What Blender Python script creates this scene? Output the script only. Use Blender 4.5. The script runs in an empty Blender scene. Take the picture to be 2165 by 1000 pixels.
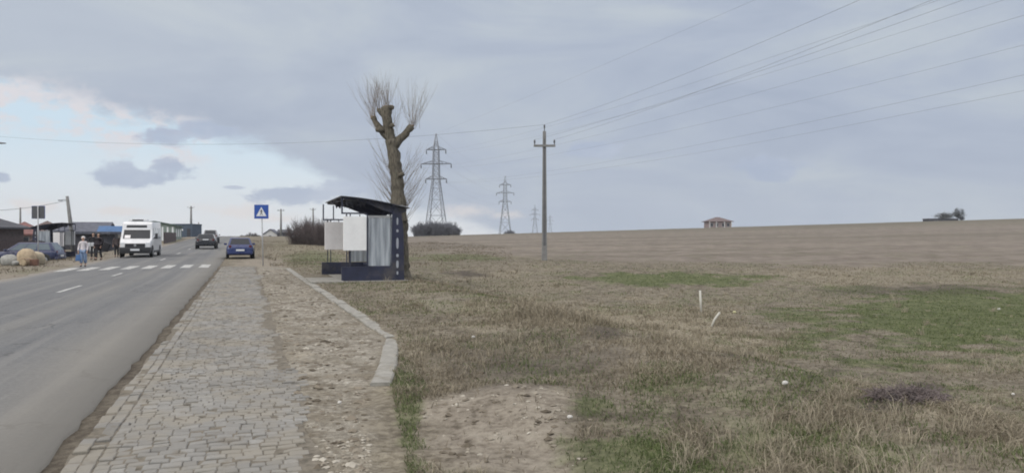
import bpy, bmesh, math, random
import numpy as np
from mathutils import Vector, Matrix

random.seed(7)
rng = np.random.default_rng(7)
C = bpy.context.scene.collection
scene = bpy.context.scene

# ------------------------------------------------------------------ camera
EYE = 1.6
FPX = 1628.0                      # focal length in photograph pixels (2165 wide)
cam_d = bpy.data.cameras.new('camera'); cam = bpy.data.objects.new('camera', cam_d); C.objects.link(cam)
cam.location = (0, 0, EYE); cam.rotation_euler = (math.radians(90), 0, 0)
cam_d.sensor_width = 36.0; cam_d.lens = FPX/2165*36.0
cam_d.clip_start = 0.1; cam_d.clip_end = 6000
scene.camera = cam
scene.view_settings.view_transform = 'Standard'; scene.view_settings.look = 'None'
scene.view_settings.exposure = 0.0; scene.view_settings.gamma = 1.0
try: scene.view_settings.use_curve_mapping = False
except Exception: pass
scene.render.engine = 'CYCLES'
scene.cycles.use_denoising = True
scene.cycles.filter_width = 1.9
scene.cycles.max_bounces = 6
scene.cycles.transparent_max_bounces = 16

# ------------------------------------------------------------------ node helper
class NG:
    def __init__(s, tree): s.t = tree; s.n = tree.nodes; s.l = tree.links
    def new(s, kind, **kw):
        nd = s.n.new(kind)
        for k, v in kw.items(): setattr(nd, k, v)
        return nd
    def put(s, sock, v):
        if v is None: return
        if isinstance(v, bpy.types.NodeSocket): s.l.new(v, sock)
        elif isinstance(v, (tuple, list)):
            if sock.type == 'RGBA' and len(v) == 3: v = (*v, 1)
            sock.default_value = v
        else:
            if sock.type in ('RGBA',): v = (v, v, v, 1)
            elif sock.type == 'VECTOR': v = (v, v, v)
            sock.default_value = v
    def m(s, op, a, b=None, c=None, clamp=False):
        nd = s.new('ShaderNodeMath', operation=op, use_clamp=clamp)
        for i, v in enumerate((a, b, c)): s.put(nd.inputs[i], v)
        return nd.outputs[0]
    def sm(s, x, lo, hi, a=0.0, b=1.0):
        nd = s.new('ShaderNodeMapRange', interpolation_type='SMOOTHSTEP')
        s.put(nd.inputs[0], x)
        for i, v in zip((1, 2, 3, 4), (lo, hi, a, b)): s.put(nd.inputs[i], v)
        return nd.outputs[0]
    def mix(s, f, a, b, mode='MIX'):
        nd = s.new('ShaderNodeMix', data_type='RGBA', blend_type=mode)
        s.put(nd.inputs[0], f); s.put(nd.inputs[6], a); s.put(nd.inputs[7], b)
        return nd.outputs[2]
    def noise(s, vec, scale, detail=3, rough=0.55, dist=0.0):
        nd = s.new('ShaderNodeTexNoise')
        s.put(nd.inputs['Vector'], vec); nd.inputs['Scale'].default_value = scale
        nd.inputs['Detail'].default_value = detail; nd.inputs['Roughness'].default_value = rough
        nd.inputs['Distortion'].default_value = dist
        return nd.outputs[0]
    def xyz(s, x, y, z=0.0):
        nd = s.new('ShaderNodeCombineXYZ')
        for i, v in enumerate((x, y, z)): s.put(nd.inputs[i], v)
        return nd.outputs[0]
    def sep(s, v):
        nd = s.new('ShaderNodeSeparateXYZ'); s.put(nd.inputs[0], v); return nd.outputs
    def ramp(s, f, stops, interp='LINEAR'):
        nd = s.new('ShaderNodeValToRGB'); nd.color_ramp.interpolation = interp
        el = nd.color_ramp.elements
        while len(el) < len(stops): el.new(0.5)
        for e, (p, c) in zip(el, stops):
            e.position = p; e.color = (c, c, c, 1) if not isinstance(c, (tuple, list)) else (*c[:3], 1)
        s.put(nd.inputs[0], f); return nd.outputs[0]
    def attr(s, name):
        nd = s.new('ShaderNodeAttribute', attribute_name=name); return nd.outputs['Fac']
    def mapping(s, vec, scale):
        nd = s.new('ShaderNodeMapping'); s.put(nd.inputs[0], vec); nd.inputs['Scale'].default_value = scale
        return nd.outputs[0]

# ------------------------------------------------------------------ world and sun
SUN_EL, SUN_AZ = math.radians(27), math.radians(-138)      # azimuth from +Y towards +X
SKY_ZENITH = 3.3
w = bpy.data.worlds.new('World'); scene.world = w; w.use_nodes = True
g = NG(w.node_tree); g.n.clear()
out = g.new('ShaderNodeOutputWorld'); bg = g.new('ShaderNodeBackground'); bg.inputs[1].default_value = 0.1
g.l.new(bg.outputs[0], out.inputs[0])
sky = g.new('ShaderNodeTexSky', sky_type='NISHITA'); sky.sun_disc = False
sky.sun_elevation = SUN_EL; sky.sun_rotation = SUN_AZ; sky.air_density = 1.0; sky.dust_density = 1.5
tc = g.new('ShaderNodeTexCoord')
dx, dy, dz = g.sep(tc.outputs['Generated'])
az = g.m('ARCTAN2', dx, dy); el = g.m('ARCSINE', dz)
def AZ(px): return math.atan((px-1082.5)/FPX)
def EL(px, py): return math.atan((500-py)/math.hypot(FPX, px-1082.5))
dome = g.xyz(az, el, 0)
warp = g.m('SUBTRACT', g.noise(g.mapping(dome, (1, 2.4, 1)), 11, 6, 0.6), 0.5)
warp2 = g.m('SUBTRACT', g.noise(g.mapping(dome, (1, 1.6, 1)), 26, 5, 0.62), 0.5)
n1 = g.noise(g.mapping(dome, (1, 3.2, 1)), 3.1, 6, 0.55, 0.6)
n2 = g.noise(g.mapping(dome, (1, 2.4, 1)), 9.0, 5, 0.6, 0.3)
ov = g.ramp(n1, [(0.30, (.370, .430, .548)), (0.46, (.438, .498, .604)), (0.60, (.508, .566, .634)), (0.74, (.555, .604, .654))])
ov = g.mix(g.sm(n2, .42, .72, 0, .36), ov, (.400, .462, .578))
# a lighter, whiter overcast to the upper left
ov = g.mix(g.m('MULTIPLY', g.sm(az, AZ(1250), AZ(250)), g.sm(el, .10, .24, 0, .34)), ov, (.57, .62, .67))
ov = g.mix(g.sm(el, .10, 0.0, 0, .35), ov, (.50, .565, .65))
# the open sky low on the left
stops = []
for px, py in ((-300, 150), (0, 183), (200, 222), (330, 256), (430, 284), (560, 306), (640, 345), (700, 388), (770, 428), (880, 452), (1000, 478), (1120, 503), (1500, 520)):
    stops.append(((AZ(px)+1.0)/2.0, max(0, EL(px, py)+.05)/0.5))
edge = g.m('SUBTRACT', g.m('MULTIPLY', g.ramp(g.m('MULTIPLY_ADD', az, .5, .5), stops), .5), .05)
below = g.m('ADD', g.m('SUBTRACT', edge, el), g.m('MULTIPLY', warp, .075))
m_clear = g.sm(below, -.014, .016)
clear = g.mix(g.sm(el, 0.0, .14), (.86, .885, .92), (.66, .81, .93))
clear = g.mix(.12, clear, g.mix(1.0, sky.outputs[0], (.1, .1, .1), 'MULTIPLY'))
col = g.mix(m_clear, ov, clear)
band = g.m('MULTIPLY', g.sm(below, -.03, .012), g.sm(below, .062, .022))
band = g.m('MULTIPLY', band, g.sm(az, AZ(480), AZ(400)))
puff = g.m('MULTIPLY', band, g.sm(warp2, -.08, .10))
col = g.mix(g.m('MULTIPLY', puff, .9), col, (.745, .715, .745))
def blobs(lst):
    acc = None
    for px, py, rx, ry in lst:
        a = g.m('DIVIDE', g.m('SUBTRACT', az, AZ(px)), rx/FPX)
        e = g.m('DIVIDE', g.m('SUBTRACT', el, EL(px, py)), ry/FPX)
        d = g.m('SUBTRACT', 1.0, g.m('SQRT', g.m('ADD', g.m('MULTIPLY', a, a), g.m('MULTIPLY', e, e))))
        acc = d if acc is None else g.m('MAXIMUM', acc, d)
    return acc
wn = g.m('ADD', g.m('MULTIPLY', warp2, 2.3), g.m('MULTIPLY', warp, 2.0))
peach = g.sm(g.m('ADD', blobs([(505, 446, 75, 22), (590, 462, 60, 14), (1000, 446, 75, 18), (1068, 455, 45, 12), (250, 446, 70, 12), (90, 436, 60, 14)]), g.m('MULTIPLY', wn, .9)), -.1, .9, 0, .7)
col = g.mix(peach, col, (.80, .745, .72))
grey = g.sm(g.m('ADD', blobs([(300, 374, 95, 24), (345, 354, 36, 26), (268, 352, 38, 24), (350, 290, 58, 22), (440, 276, 70, 18), (640, 414, 120, 22), (725, 402, 60, 22),
        (492, 396, 34, 5), (2, 376, 16, 10), (1625, 358, 95, 34), (1240, 318, 70, 20)]), wn), -.02, .55, 0, .85)
col = g.mix(grey, col, g.mix(g.sm(n2, .35, .65), (.395, .465, .605), (.49, .55, .665)))
# overcast sky is brighter overhead than at the horizon
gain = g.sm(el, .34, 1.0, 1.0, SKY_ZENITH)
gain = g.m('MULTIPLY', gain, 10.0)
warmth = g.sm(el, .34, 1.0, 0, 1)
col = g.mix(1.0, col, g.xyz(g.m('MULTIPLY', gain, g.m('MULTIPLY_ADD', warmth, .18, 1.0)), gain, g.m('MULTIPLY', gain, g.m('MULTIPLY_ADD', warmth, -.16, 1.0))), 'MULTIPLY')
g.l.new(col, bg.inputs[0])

sd = bpy.data.lights.new('sun', 'SUN'); sd.energy = 1.5; sd.angle = math.radians(25); sd.color = (1, .95, .88)
sun = bpy.data.objects.new('sun', sd); C.objects.link(sun)
to_sun = Vector((math.sin(SUN_AZ)*math.cos(SUN_EL), math.cos(SUN_AZ)*math.cos(SUN_EL), math.sin(SUN_EL)))
sun.rotation_euler = to_sun.to_track_quat('Z', 'Y').to_euler(); sun.location = (-30, -20, 40)

# ------------------------------------------------------------------ numpy noise
_perm = rng.random((256, 256))
def vnoise(x, y):
    x = np.asarray(x, float); y = np.asarray(y, float)
    xi = np.floor(x).astype(int); yi = np.floor(y).astype(int)
    fx = x-xi; fy = y-yi; fx = fx*fx*(3-2*fx); fy = fy*fy*(3-2*fy)
    a = _perm[xi & 255, yi & 255]; b = _perm[(xi+1) & 255, yi & 255]
    c = _perm[xi & 255, (yi+1) & 255]; d = _perm[(xi+1) & 255, (yi+1) & 255]
    return (a*(1-fx)+b*fx)*(1-fy)+(c*(1-fx)+d*fx)*fy
def fbm(x, y, o=4):
    v = 0; a = .5; s = 0
    for k in range(o):
        v = v+a*vnoise(x*2**k+17.3*k, y*2**k+5.1*k); s += a; a *= .5
    return v/s
def sst(x, lo, hi):
    t = np.clip((np.asarray(x, float)-lo)/(hi-lo), 0, 1); return t*t*(3-2*t)

# ------------------------------------------------------------------ terrain
ROT = math.atan2(.326, .945)                # road frame: local x = t (to the right), local y = s (along the road)
NX, NY = math.cos(ROT), math.sin(ROT); UX, UY = -NY, NX
def st(x, y): return x*UX+y*UY, x*NX+y*NY
def W(t, s): return (t*NX+s*UX, t*NY+s*UY)
ROAD_R, ROAD_L = -1.34, -8.6
def road_z(s): 
    s = np.asarray(s, float)
    return 1.64*sst(s, 29, 182) - .012*np.clip(s-188, 0, None)
def H(x, y, rough=True):
    x = np.asarray(x, float); y = np.asarray(y, float)
    s, t = st(x, y)
    R = road_z(s)
    hc = np.clip(2.44+.0293*np.clip(x, -60, 400), .5, 9)
    yy = np.clip(y, -50, 3000)
    F = hc*np.clip((yy-38)/182, 0, 1)**1.12 - .006*np.clip(yy-222, 0, None)
    wgt = sst(t, 6, 34)
    h = (1-wgt)*R+wgt*F
    right = sst(t, 1.95, 2.25)
    h = h + .07*right*(1-sst(s, 55, 80))
    h = h + .14*np.exp(-((t-4.9)/1.3)**2)*(1-sst(s, 20, 28))
    h = h - .85*sst(t, 5.2, 9.5)*(1-sst(y, 26, 46))
    h = h - .55*sst(-t, 10.5, 14.5)*sst(s, 45, 65)*(1-sst(s, 150, 200))
    mx, my = .1, 7.1
    h = h + .10*np.exp(-((x-mx)/.95)**2-((y-my)/.75)**2)
    # dip beneath the carriageway; the gravel strip lies a little low
    h = h - .03*(sst(t, -1.6, -1.45)-sst(t, -1.25, -1.15))
    inpave = sst(t, -1.25, -1.15)*(1-sst(t, .75, 1.5))*(1-sst(s, 41, 43))
    h = h + inpave*(.085*(fbm(t*1.1+3, s*.75, 4)-.5)) + sst(t, -1.25, -1.15)*(1-sst(t, 1.9, 2.1))*(1-sst(s, 41, 43))*(-.004+.030*sst(t, .30, .56))
    h = h - .22*(sst(t, ROAD_L+.12, ROAD_L+.5)-sst(t, ROAD_R-.5, ROAD_R-.16))
    if rough:
        h = h + sst(t, .45, .9)*(1-sst(t, 1.5, 2.0))*(.075*(fbm(x*1.5+5, y*1.5, 4)-.5)+.03*(fbm(x*6, y*6, 2)-.5))*(1-sst(s, 36, 42))
        r = sst(t, .3, 1.0)+sst(-t, 9.0, 10.5)
        h = h + r*(.05*(fbm(x*1.1, y*1.1, 4)-.5)*np.clip(1+sst(t, 2.2, 4)*1.5, 0, 3) + .25*(fbm(x*.09, y*.09, 3)-.5)*sst(t, 6, 14)*(1-sst(y, 60, 120)))
        h = h - .12*(1-sst(np.abs(t-4.1)-1.7, 0, .8))*(1-sst(np.abs(s-28.5)-3.6, 0, .8))*(fbm(x*1.1, y*1.1, 4)-.5)
    return h
def hz(x, y): return float(H(x, y))
def E(px, py, Y): return Vector(((px-1082.5)/FPX*Y, Y, EYE+(500-py)/FPX*Y))
_ys = np.geomspace(3, 1200, 6000)
def G(px, py):
    xs = (px-1082.5)/FPX*_ys; zr = EYE+(500-py)/FPX*_ys
    d = zr-H(xs, _ys, False); k = np.argmax(d < 0)
    if d[k] >= 0: k = len(_ys)-1
    Y = float(_ys[k]); x = (px-1082.5)/FPX*Y
    return Vector((x, Y, hz(x, Y)))
def GX(px, Y):
    x = (px-1082.5)/FPX*Y
    return Vector((x, Y, hz(x, Y)))

# ------------------------------------------------------------------ object helpers
def link(o, parent=None):
    C.objects.link(o)
    if parent: o.parent = parent
    return o
def tag(o, label=None, cat=None, group=None, kind=None):
    if label: o['label'] = label
    if cat: o['category'] = cat
    if group: o['group'] = group
    if kind: o['kind'] = kind
    return o
def thing(name, label, cat, loc, rz=0, group=None):
    o = bpy.data.objects.new(name, None); link(o); o.location = loc; o.rotation_euler = (0, 0, rz)
    o.empty_display_size = .3
    return tag(o, label, cat, group)
def copy_tree(o, parent=None):
    c = o.copy(); link(c)
    if parent: c.parent = parent
    for ch in list(o.children): copy_tree(ch, c)
    return c

class MB:
    def __init__(s): s.v = []; s.f = []
    def add(s, vs, fs):
        b = len(s.v); s.v += [tuple(p) for p in vs]; s.f += [tuple(i+b for i in f) for f in fs]; return s
    def box(s, c, d, m=None):
        x, y, z = d[0]/2, d[1]/2, d[2]/2
        p = [Vector((sx*x, sy*y, sz*z)) for sx in (-1, 1) for sy in (-1, 1) for sz in (-1, 1)]
        if m is not None: p = [m @ q for q in p]
        p = [q+Vector(c) for q in p]
        return s.add(p, [(0, 1, 3, 2), (4, 6, 7, 5), (0, 4, 5, 1), (2, 3, 7, 6), (0, 2, 6, 4), (1, 5, 7, 3)])
    def bx(s, x0, x1, y0, y1, z0, z1): return s.box(((x0+x1)/2, (y0+y1)/2, (z0+z1)/2), (abs(x1-x0), abs(y1-y0), abs(z1-z0)))
    def tube(s, pts, rad, n=6, cap=True):
        pts = [Vector(p) for p in pts]
        if not isinstance(rad, (list, tuple)): rad = [rad]*len(pts)
        b = len(s.v); up = None
        for i, p in enumerate(pts):
            d = (pts[min(i+1, len(pts)-1)]-pts[max(i-1, 0)])
            if d.length < 1e-9: d = Vector((0, 0, 1))
            d.normalize()
            if up is None: up = d.orthogonal().normalized()
            a = (up-d*up.dot(d))
            if a.length < 1e-6: a = d.orthogonal()
            a.normalize(); up = a; c = d.cross(a)
            for k in range(n):
                t = 2*math.pi*k/n
                s.v.append(tuple(p+(a*math.cos(t)+c*math.sin(t))*rad[i]))
        for i in range(len(pts)-1):
            for k in range(n):
                s.f.append((b+i*n+k, b+i*n+(k+1) % n, b+(i+1)*n+(k+1) % n, b+(i+1)*n+k))
        if cap:
            s.f.append(tuple(b+k for k in reversed(range(n)))); s.f.append(tuple(b+(len(pts)-1)*n+k for k in range(n)))
        return s
    def bar(s, a, b, th): return s.tube([a, b], th*.7071, 4)
    def lathe(s, prof, c=(0, 0, 0), axis='z', n=20):
        b = len(s.v)
        for r, h in prof:
            for k in range(n):
                t = 2*math.pi*k/n; x, y = r*math.cos(t), r*math.sin(t)
                p = (x, y, h) if axis == 'z' else ((x, h, y) if axis == 'y' else (h, x, y))
                s.v.append((p[0]+c[0], p[1]+c[1], p[2]+c[2]))
        for i in range(len(prof)-1):
            for k in range(n): s.f.append((b+i*n+k, b+i*n+(k+1) % n, b+(i+1)*n+(k+1) % n, b+(i+1)*n+k))
        s.f.append(tuple(b+k for k in reversed(range(n)))); s.f.append(tuple(b+(len(prof)-1)*n+k for k in range(n)))
        return s
    def prism(s, poly, a, b, plane='xz'):
        n = len(poly)
        def P(p, d): return (p[0], d, p[1]) if plane == 'xz' else ((d, p[0], p[1]) if plane == 'yz' else (p[0], p[1], d))
        return s.add([P(p, a) for p in poly]+[P(p, b) for p in poly],
              [tuple(range(n)), tuple(reversed(range(n, 2*n)))]+[(i, i+n, (i+1) % n+n, (i+1) % n) for i in range(n)])
    def panel(s, q, u0, u1, v0, v1, off=.006, dep=.01):
        """thin slab lying just proud of quad q (bottom-left, bottom-right, top-right, top-left)"""
        q = [Vector(p) for p in q]
        def B(u, v): return (q[0]*(1-u)+q[1]*u)*(1-v)+(q[3]*(1-u)+q[2]*u)*v
        n = (q[1]-q[0]).cross(q[3]-q[0]).normalized()
        p = [B(u0, v0), B(u1, v0), B(u1, v1), B(u0, v1)]
        return s.add([x+n*(off-dep) for x in p]+[x+n*off for x in p], [(3, 2, 1, 0), (4, 5, 6, 7), (0, 1, 5, 4), (1, 2, 6, 5), (2, 3, 7, 6), (3, 0, 4, 7)])
    def build(s, name, mat, parent=None, smooth=False, bevel=0, seg=2, loc=None):
        me = bpy.data.meshes.new(name); me.from_pydata(s.v, [], s.f)
        bm = bmesh.new(); bm.from_mesh(me)
        bmesh.ops.recalc_face_normals(bm, faces=bm.faces)
        if bevel: bmesh.ops.bevel(bm, geom=list(bm.edges), offset=bevel, segments=seg, profile=.6, affect='EDGES', clamp_overlap=True)
        for f in bm.faces: f.smooth = smooth
        bm.to_mesh(me); bm.free()
        if smooth and bevel:
            try: me.set_sharp_from_angle(angle=math.radians(40))
            except Exception: pass
        me.materials.append(mat)
        o = link(bpy.data.objects.new(name, me), parent)
        if loc is not None: o.location = loc
        return o

def mesh_np(name, verts, faces, mat, attrs=None, smooth=False):
    """verts (n,3), faces (m,k) numpy arrays -> linked object"""
    me = bpy.data.meshes.new(name)
    nv, (nf, k) = len(verts), faces.shape
    me.vertices.add(nv); me.vertices.foreach_set('co', np.ascontiguousarray(verts, dtype=np.float32).ravel())
    me.loops.add(nf*k); me.loops.foreach_set('vertex_index', np.ascontiguousarray(faces, dtype=np.int32).ravel())
    me.polygons.add(nf); me.polygons.foreach_set('loop_start', np.arange(0, nf*k, k, dtype=np.int32))
    me.polygons.foreach_set('use_smooth', np.full(nf, smooth))
    me.update(calc_edges=True); me.validate()
    for an, av in (attrs or {}).items():
        a = me.attributes.new(an, 'FLOAT', 'POINT'); a.data.foreach_set('value', np.asarray(av, dtype=np.float32))
    me.materials.append(mat)
    return link(bpy.data.objects.new(name, me))

# ------------------------------------------------------------------ materials
def principled(name):
    m = bpy.data.materials.new(name); m.use_nodes = True
    g = NG(m.node_tree); b = g.n['Principled BSDF']
    return m, g, b
def mat(name, col, rough=.6, metal=0.0, var=.12, scale=6.0, bump=0.0, spec=.5, alpha=1.0, stretch=(1, 1, 1), dirt=None):
    m, g, b = principled(name)
    tc = g.new('ShaderNodeTexCoord'); v = g.mapping(tc.outputs['Object'], stretch)
    n = g.noise(v, scale, 5, .6)
    dark = tuple(c*(1-var*1.6) for c in col); lite = tuple(min(1, c*(1+var*1.2)) for c in col)
    c = g.ramp(n, [(.28, dark), (.5, col), (.74, lite)])
    if dirt:
        n2 = g.noise(v, scale*.35, 4, .65); c = g.mix(g.sm(n2, .5, .72, 0, dirt[1]), c, dirt[0])
    g.l.new(c, b.inputs['Base Color'])
    g.put(b.inputs['Roughness'], g.sm(n, .2, .8, max(.02, rough-.08), min(1, rough+.1)))
    b.inputs['Metallic'].default_value = metal; b.inputs['Specular IOR Level'].default_value = spec
    if alpha < 1: b.inputs['Alpha'].default_value = alpha
    if bump:
        bp = g.new('ShaderNodeBump'); bp.inputs['Strength'].default_value = bump; bp.inputs['Distance'].default_value = .02
        g.l.new(n, bp.inputs['Height']); g.l.new(bp.outputs[0], b.inputs['Normal'])
    return m
M = {}
M['navy'] = mat('navy_steel', (.021, .025, .052), .5, 0, .25, 3, .08, dirt=((.11, .10, .085), .5))
M['navy_roof'] = mat('roof_sheet', (.055, .06, .08), .5, 0, .2, 3)
M['grey_trim'] = mat('grey_trim', (.30, .31, .32), .5)
M['white_board'] = mat('white_board', (.80, .81, .81), .45, 0, .05, 2.5, dirt=((.62, .62, .60), .3))
M['pale_board'] = mat('pale_board', (.76, .74, .74), .5, 0, .06, 2.5)
M['inlay'] = mat('pale_inlay', (.33, .35, .39), .4, 0, .1, 5)
M['concrete'] = mat('concrete', (.265, .258, .232), .9, 0, .18, 9, .5, .2, dirt=((.165, .148, .115), .75))
M['pole_concrete'] = mat('pole_concrete', (.20, .20, .195), .85, 0, .15, 4, .2, .3)
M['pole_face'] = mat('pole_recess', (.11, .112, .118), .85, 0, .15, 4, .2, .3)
M['steel'] = mat('galvanised_steel', (.20, .215, .24), .5, .3, .15, 3)
M['steel_dark'] = mat('dark_steel', (.10, .105, .115), .55, .2, .15, 3)
M['galv_pole'] = mat('sign_pole_grey', (.40, .41, .42), .45, .2, .1, 5)
M['sign_blue'] = mat('sign_blue', (.020, .075, .33), .35, 0, .06, 5)
M['sign_white'] = mat('sign_white', (.70, .72, .74), .35, 0, .04, 5)
M['sign_black'] = mat('sign_black', (.02, .02, .022), .5)
M['sign_back'] = mat('sign_back', (.075, .08, .09), .5, .2, .1, 6)
M['bark'] = mat('tree_bark', (.118, .106, .084), .95, 0, .5, 7, 1.0, .2, stretch=(3, 3, .6), dirt=((.10, .105, .075), .5))
M['bark_cut'] = mat('cut_wood', (.23, .17, .11), .9, 0, .2, 10)
M['twig'] = mat('twig_bark', (.20, .165, .125), .9, 0, .25, 3)
M['shrub'] = mat('shrub_twigs', (.085, .078, .080), .95, 0, .3, 1.5)
M['shrub_brown'] = mat('brown_shrub_twigs', (.085, .066, .064), .95, 0, .3, 1.5)
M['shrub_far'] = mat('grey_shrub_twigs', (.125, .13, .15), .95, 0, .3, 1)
M['cable'] = mat('cable', (.13, .135, .15), .6)
M['glass'] = mat('dark_glass', (.014, .018, .024), .08, 0, .1, 2, spec=.45)
M['glass_pale'] = mat('pale_glass', (.10, .13, .15), .08, 0, .1, 2, spec=.9)
M['van_glass'] = mat('van_side_glass', (.20, .22, .24), .12, 0, .1, 2, spec=.8)
M['tyre'] = mat('tyre_rubber', (.018, .018, .018), .9)
M['rim'] = mat('wheel_rim', (.32, .33, .34), .35, .5)
M['black_plastic'] = mat('black_plastic', (.022, .024, .028), .55)
M['plate'] = mat('plate_white', (.66, .68, .70), .4, 0, .03)
M['lamp_red'] = mat('tail_lamp_red', (.10, .012, .014), .25)
M['lamp_clear'] = mat('headlamp_clear', (.55, .58, .60), .1)
def paint(name, col, rough=.28):
    m = mat(name, col, rough, 0, .08, 2.2, dirt=(tuple(.7*c+.035 for c in col), .35))
    m.node_tree.nodes['Principled BSDF'].inputs['Coat Weight'].default_value = .35
    return m
M['blue_paint'] = paint('blue_car_paint', (.018, .032, .120))
M['navy_paint'] = paint('navy_car_paint', (.022, .030, .085))
M['black_paint'] = paint('black_car_paint', (.010, .011, .015))
M['silver_paint'] = paint('silver_car_paint', (.22, .22, .23))
M['white_paint'] = paint('white_van_paint', (.66, .67, .68), .35)
def glassy():
    m, g, b = principled('frosted_sheet')
    tc = g.new('ShaderNodeTexCoord'); o = tc.outputs['Object']
    n = g.noise(g.mapping(o, (9, 9, .7)), 1.0, 3, .5); n2 = g.noise(o, 14, 4, .7)
    c = g.ramp(n, [(.3, (.27, .30, .34)), (.52, (.37, .41, .45)), (.72, (.50, .54, .58))])  # soft vertical streaks of reflection painted into the sheet's colour, and its alpha below
    c = g.mix(g.sm(n2, .62, .74, 0, .6), c, (.55, .57, .60))
    g.l.new(c, b.inputs['Base Color']); b.inputs['Roughness'].default_value = .25
    g.put(b.inputs['Alpha'], g.sm(n, .3, .7, .58, .86))
    return m
M['frosted'] = glassy()

# ---- ground
def ground_material():
    m, g, b = principled('ground_soil_grass')
    tc = g.new('ShaderNodeTexCoord'); o = tc.outputs['Object']
    A = {k: g.attr(k) for k in ('green', 'dry', 'bare', 'field', 'gravel', 'dark')}
    n_f = g.noise(o, 14, 5, .65); n_m = g.noise(o, 2.6, 5, .6); n_l = g.noise(o, .45, 4, .6); n_xf = g.noise(o, 60, 3, .6)
    base = g.ramp(g.m('ADD', g.m('MULTIPLY', n_m, .5), g.m('MULTIPLY', n_f, .5)), [(.35, (.062, .052, .038)), (.47, (.128, .111, .084)), (.58, (.215, .192, .147))])
    dry = g.ramp(n_f, [(.34, (.130, .112, .078)), (.5, (.232, .205, .150)), (.65, (.345, .312, .235))])
    c = g.mix(g.m('MULTIPLY', A['dry'], .85), base, dry)
    bare = g.ramp(g.m('ADD', g.m('MULTIPLY', n_m, .5), g.m('MULTIPLY', n_f, .5)), [(.36, (.135, .116, .092)), (.48, (.222, .195, .158)), (.62, (.305, .276, .228))])
    c = g.mix(g.m('MULTIPLY', A['bare'], g.sm(n_f, .30, .48, .45, 1)), c, bare)
    field = g.ramp(g.m('ADD', g.m('MULTIPLY', g.noise(o, .8, 6, .7), .55), g.m('MULTIPLY', n_l, .45)), [(.35, (.102, .086, .070)), (.48, (.164, .141, .118)), (.62, (.232, .203, .170))])
    # drill rows and harvest lanes run across the field
    rx, ry, rz_ = g.sep(o)
    lanes = g.noise(g.xyz(g.m('MULTIPLY', rx, .006), g.m('ADD', g.m('MULTIPLY', ry, .075), g.m('MULTIPLY', rx, -.016)), 0), 1.0, 4, .6)
    field = g.mix(g.sm(lanes, .50, .62, 0, .6), field, (.118, .106, .080))
    field = g.mix(g.sm(lanes, .47, .36, 0, .42), field, (.220, .190, .153))
    field = g.mix(g.sm(ry, 150, 215, 0, .60), field, (.112, .103, .072))
    c = g.mix(A['field'], c, field)
    grn = g.ramp(g.m('ADD', g.m('MULTIPLY', n_m, .45), g.m('MULTIPLY', n_f, .55)), [(.33, (.046, .054, .026)), (.5, (.094, .107, .050)), (.64, (.160, .168, .085))])
    gm = g.m('MULTIPLY', A['green'], g.sm(g.m('ADD', n_m, g.m('MULTIPLY', g.m('SUBTRACT', A['green'], .5), .55)), .36, .56))
    c = g.mix(gm, c, grn)
    c = g.mix(A['dark'], c, (.050, .041, .036))
    grv = g.ramp(g.m('ADD', g.m('MULTIPLY', n_f, .6), g.m('MULTIPLY', n_xf, .4)), [(.35, (.145, .129, .103)), (.5, (.250, .230, .190)), (.62, (.41, .388, .335))])
    grv = g.mix(g.sm(n_m, .46, .62, 0, .8), grv, (.105, .086, .062))
    grv = g.mix(g.sm(g.noise(o, 1.3, 5, .65), .55, .68, 0, .55), grv, (.43, .395, .32))
    c = g.mix(A['gravel'], c, grv)
    g.l.new(c, b.inputs['Base Color']); b.inputs['Roughness'].default_value = .95; b.inputs['Specular IOR Level'].default_value = .15
    bp = g.new('ShaderNodeBump'); bp.inputs['Strength'].default_value = .7; bp.inputs['Distance'].default_value = .05
    g.l.new(g.m('ADD', n_f, g.m('MULTIPLY', n_xf, .35)), bp.inputs['Height']); g.l.new(bp.outputs[0], b.inputs['Normal'])
    return m
M['ground'] = ground_material()
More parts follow.
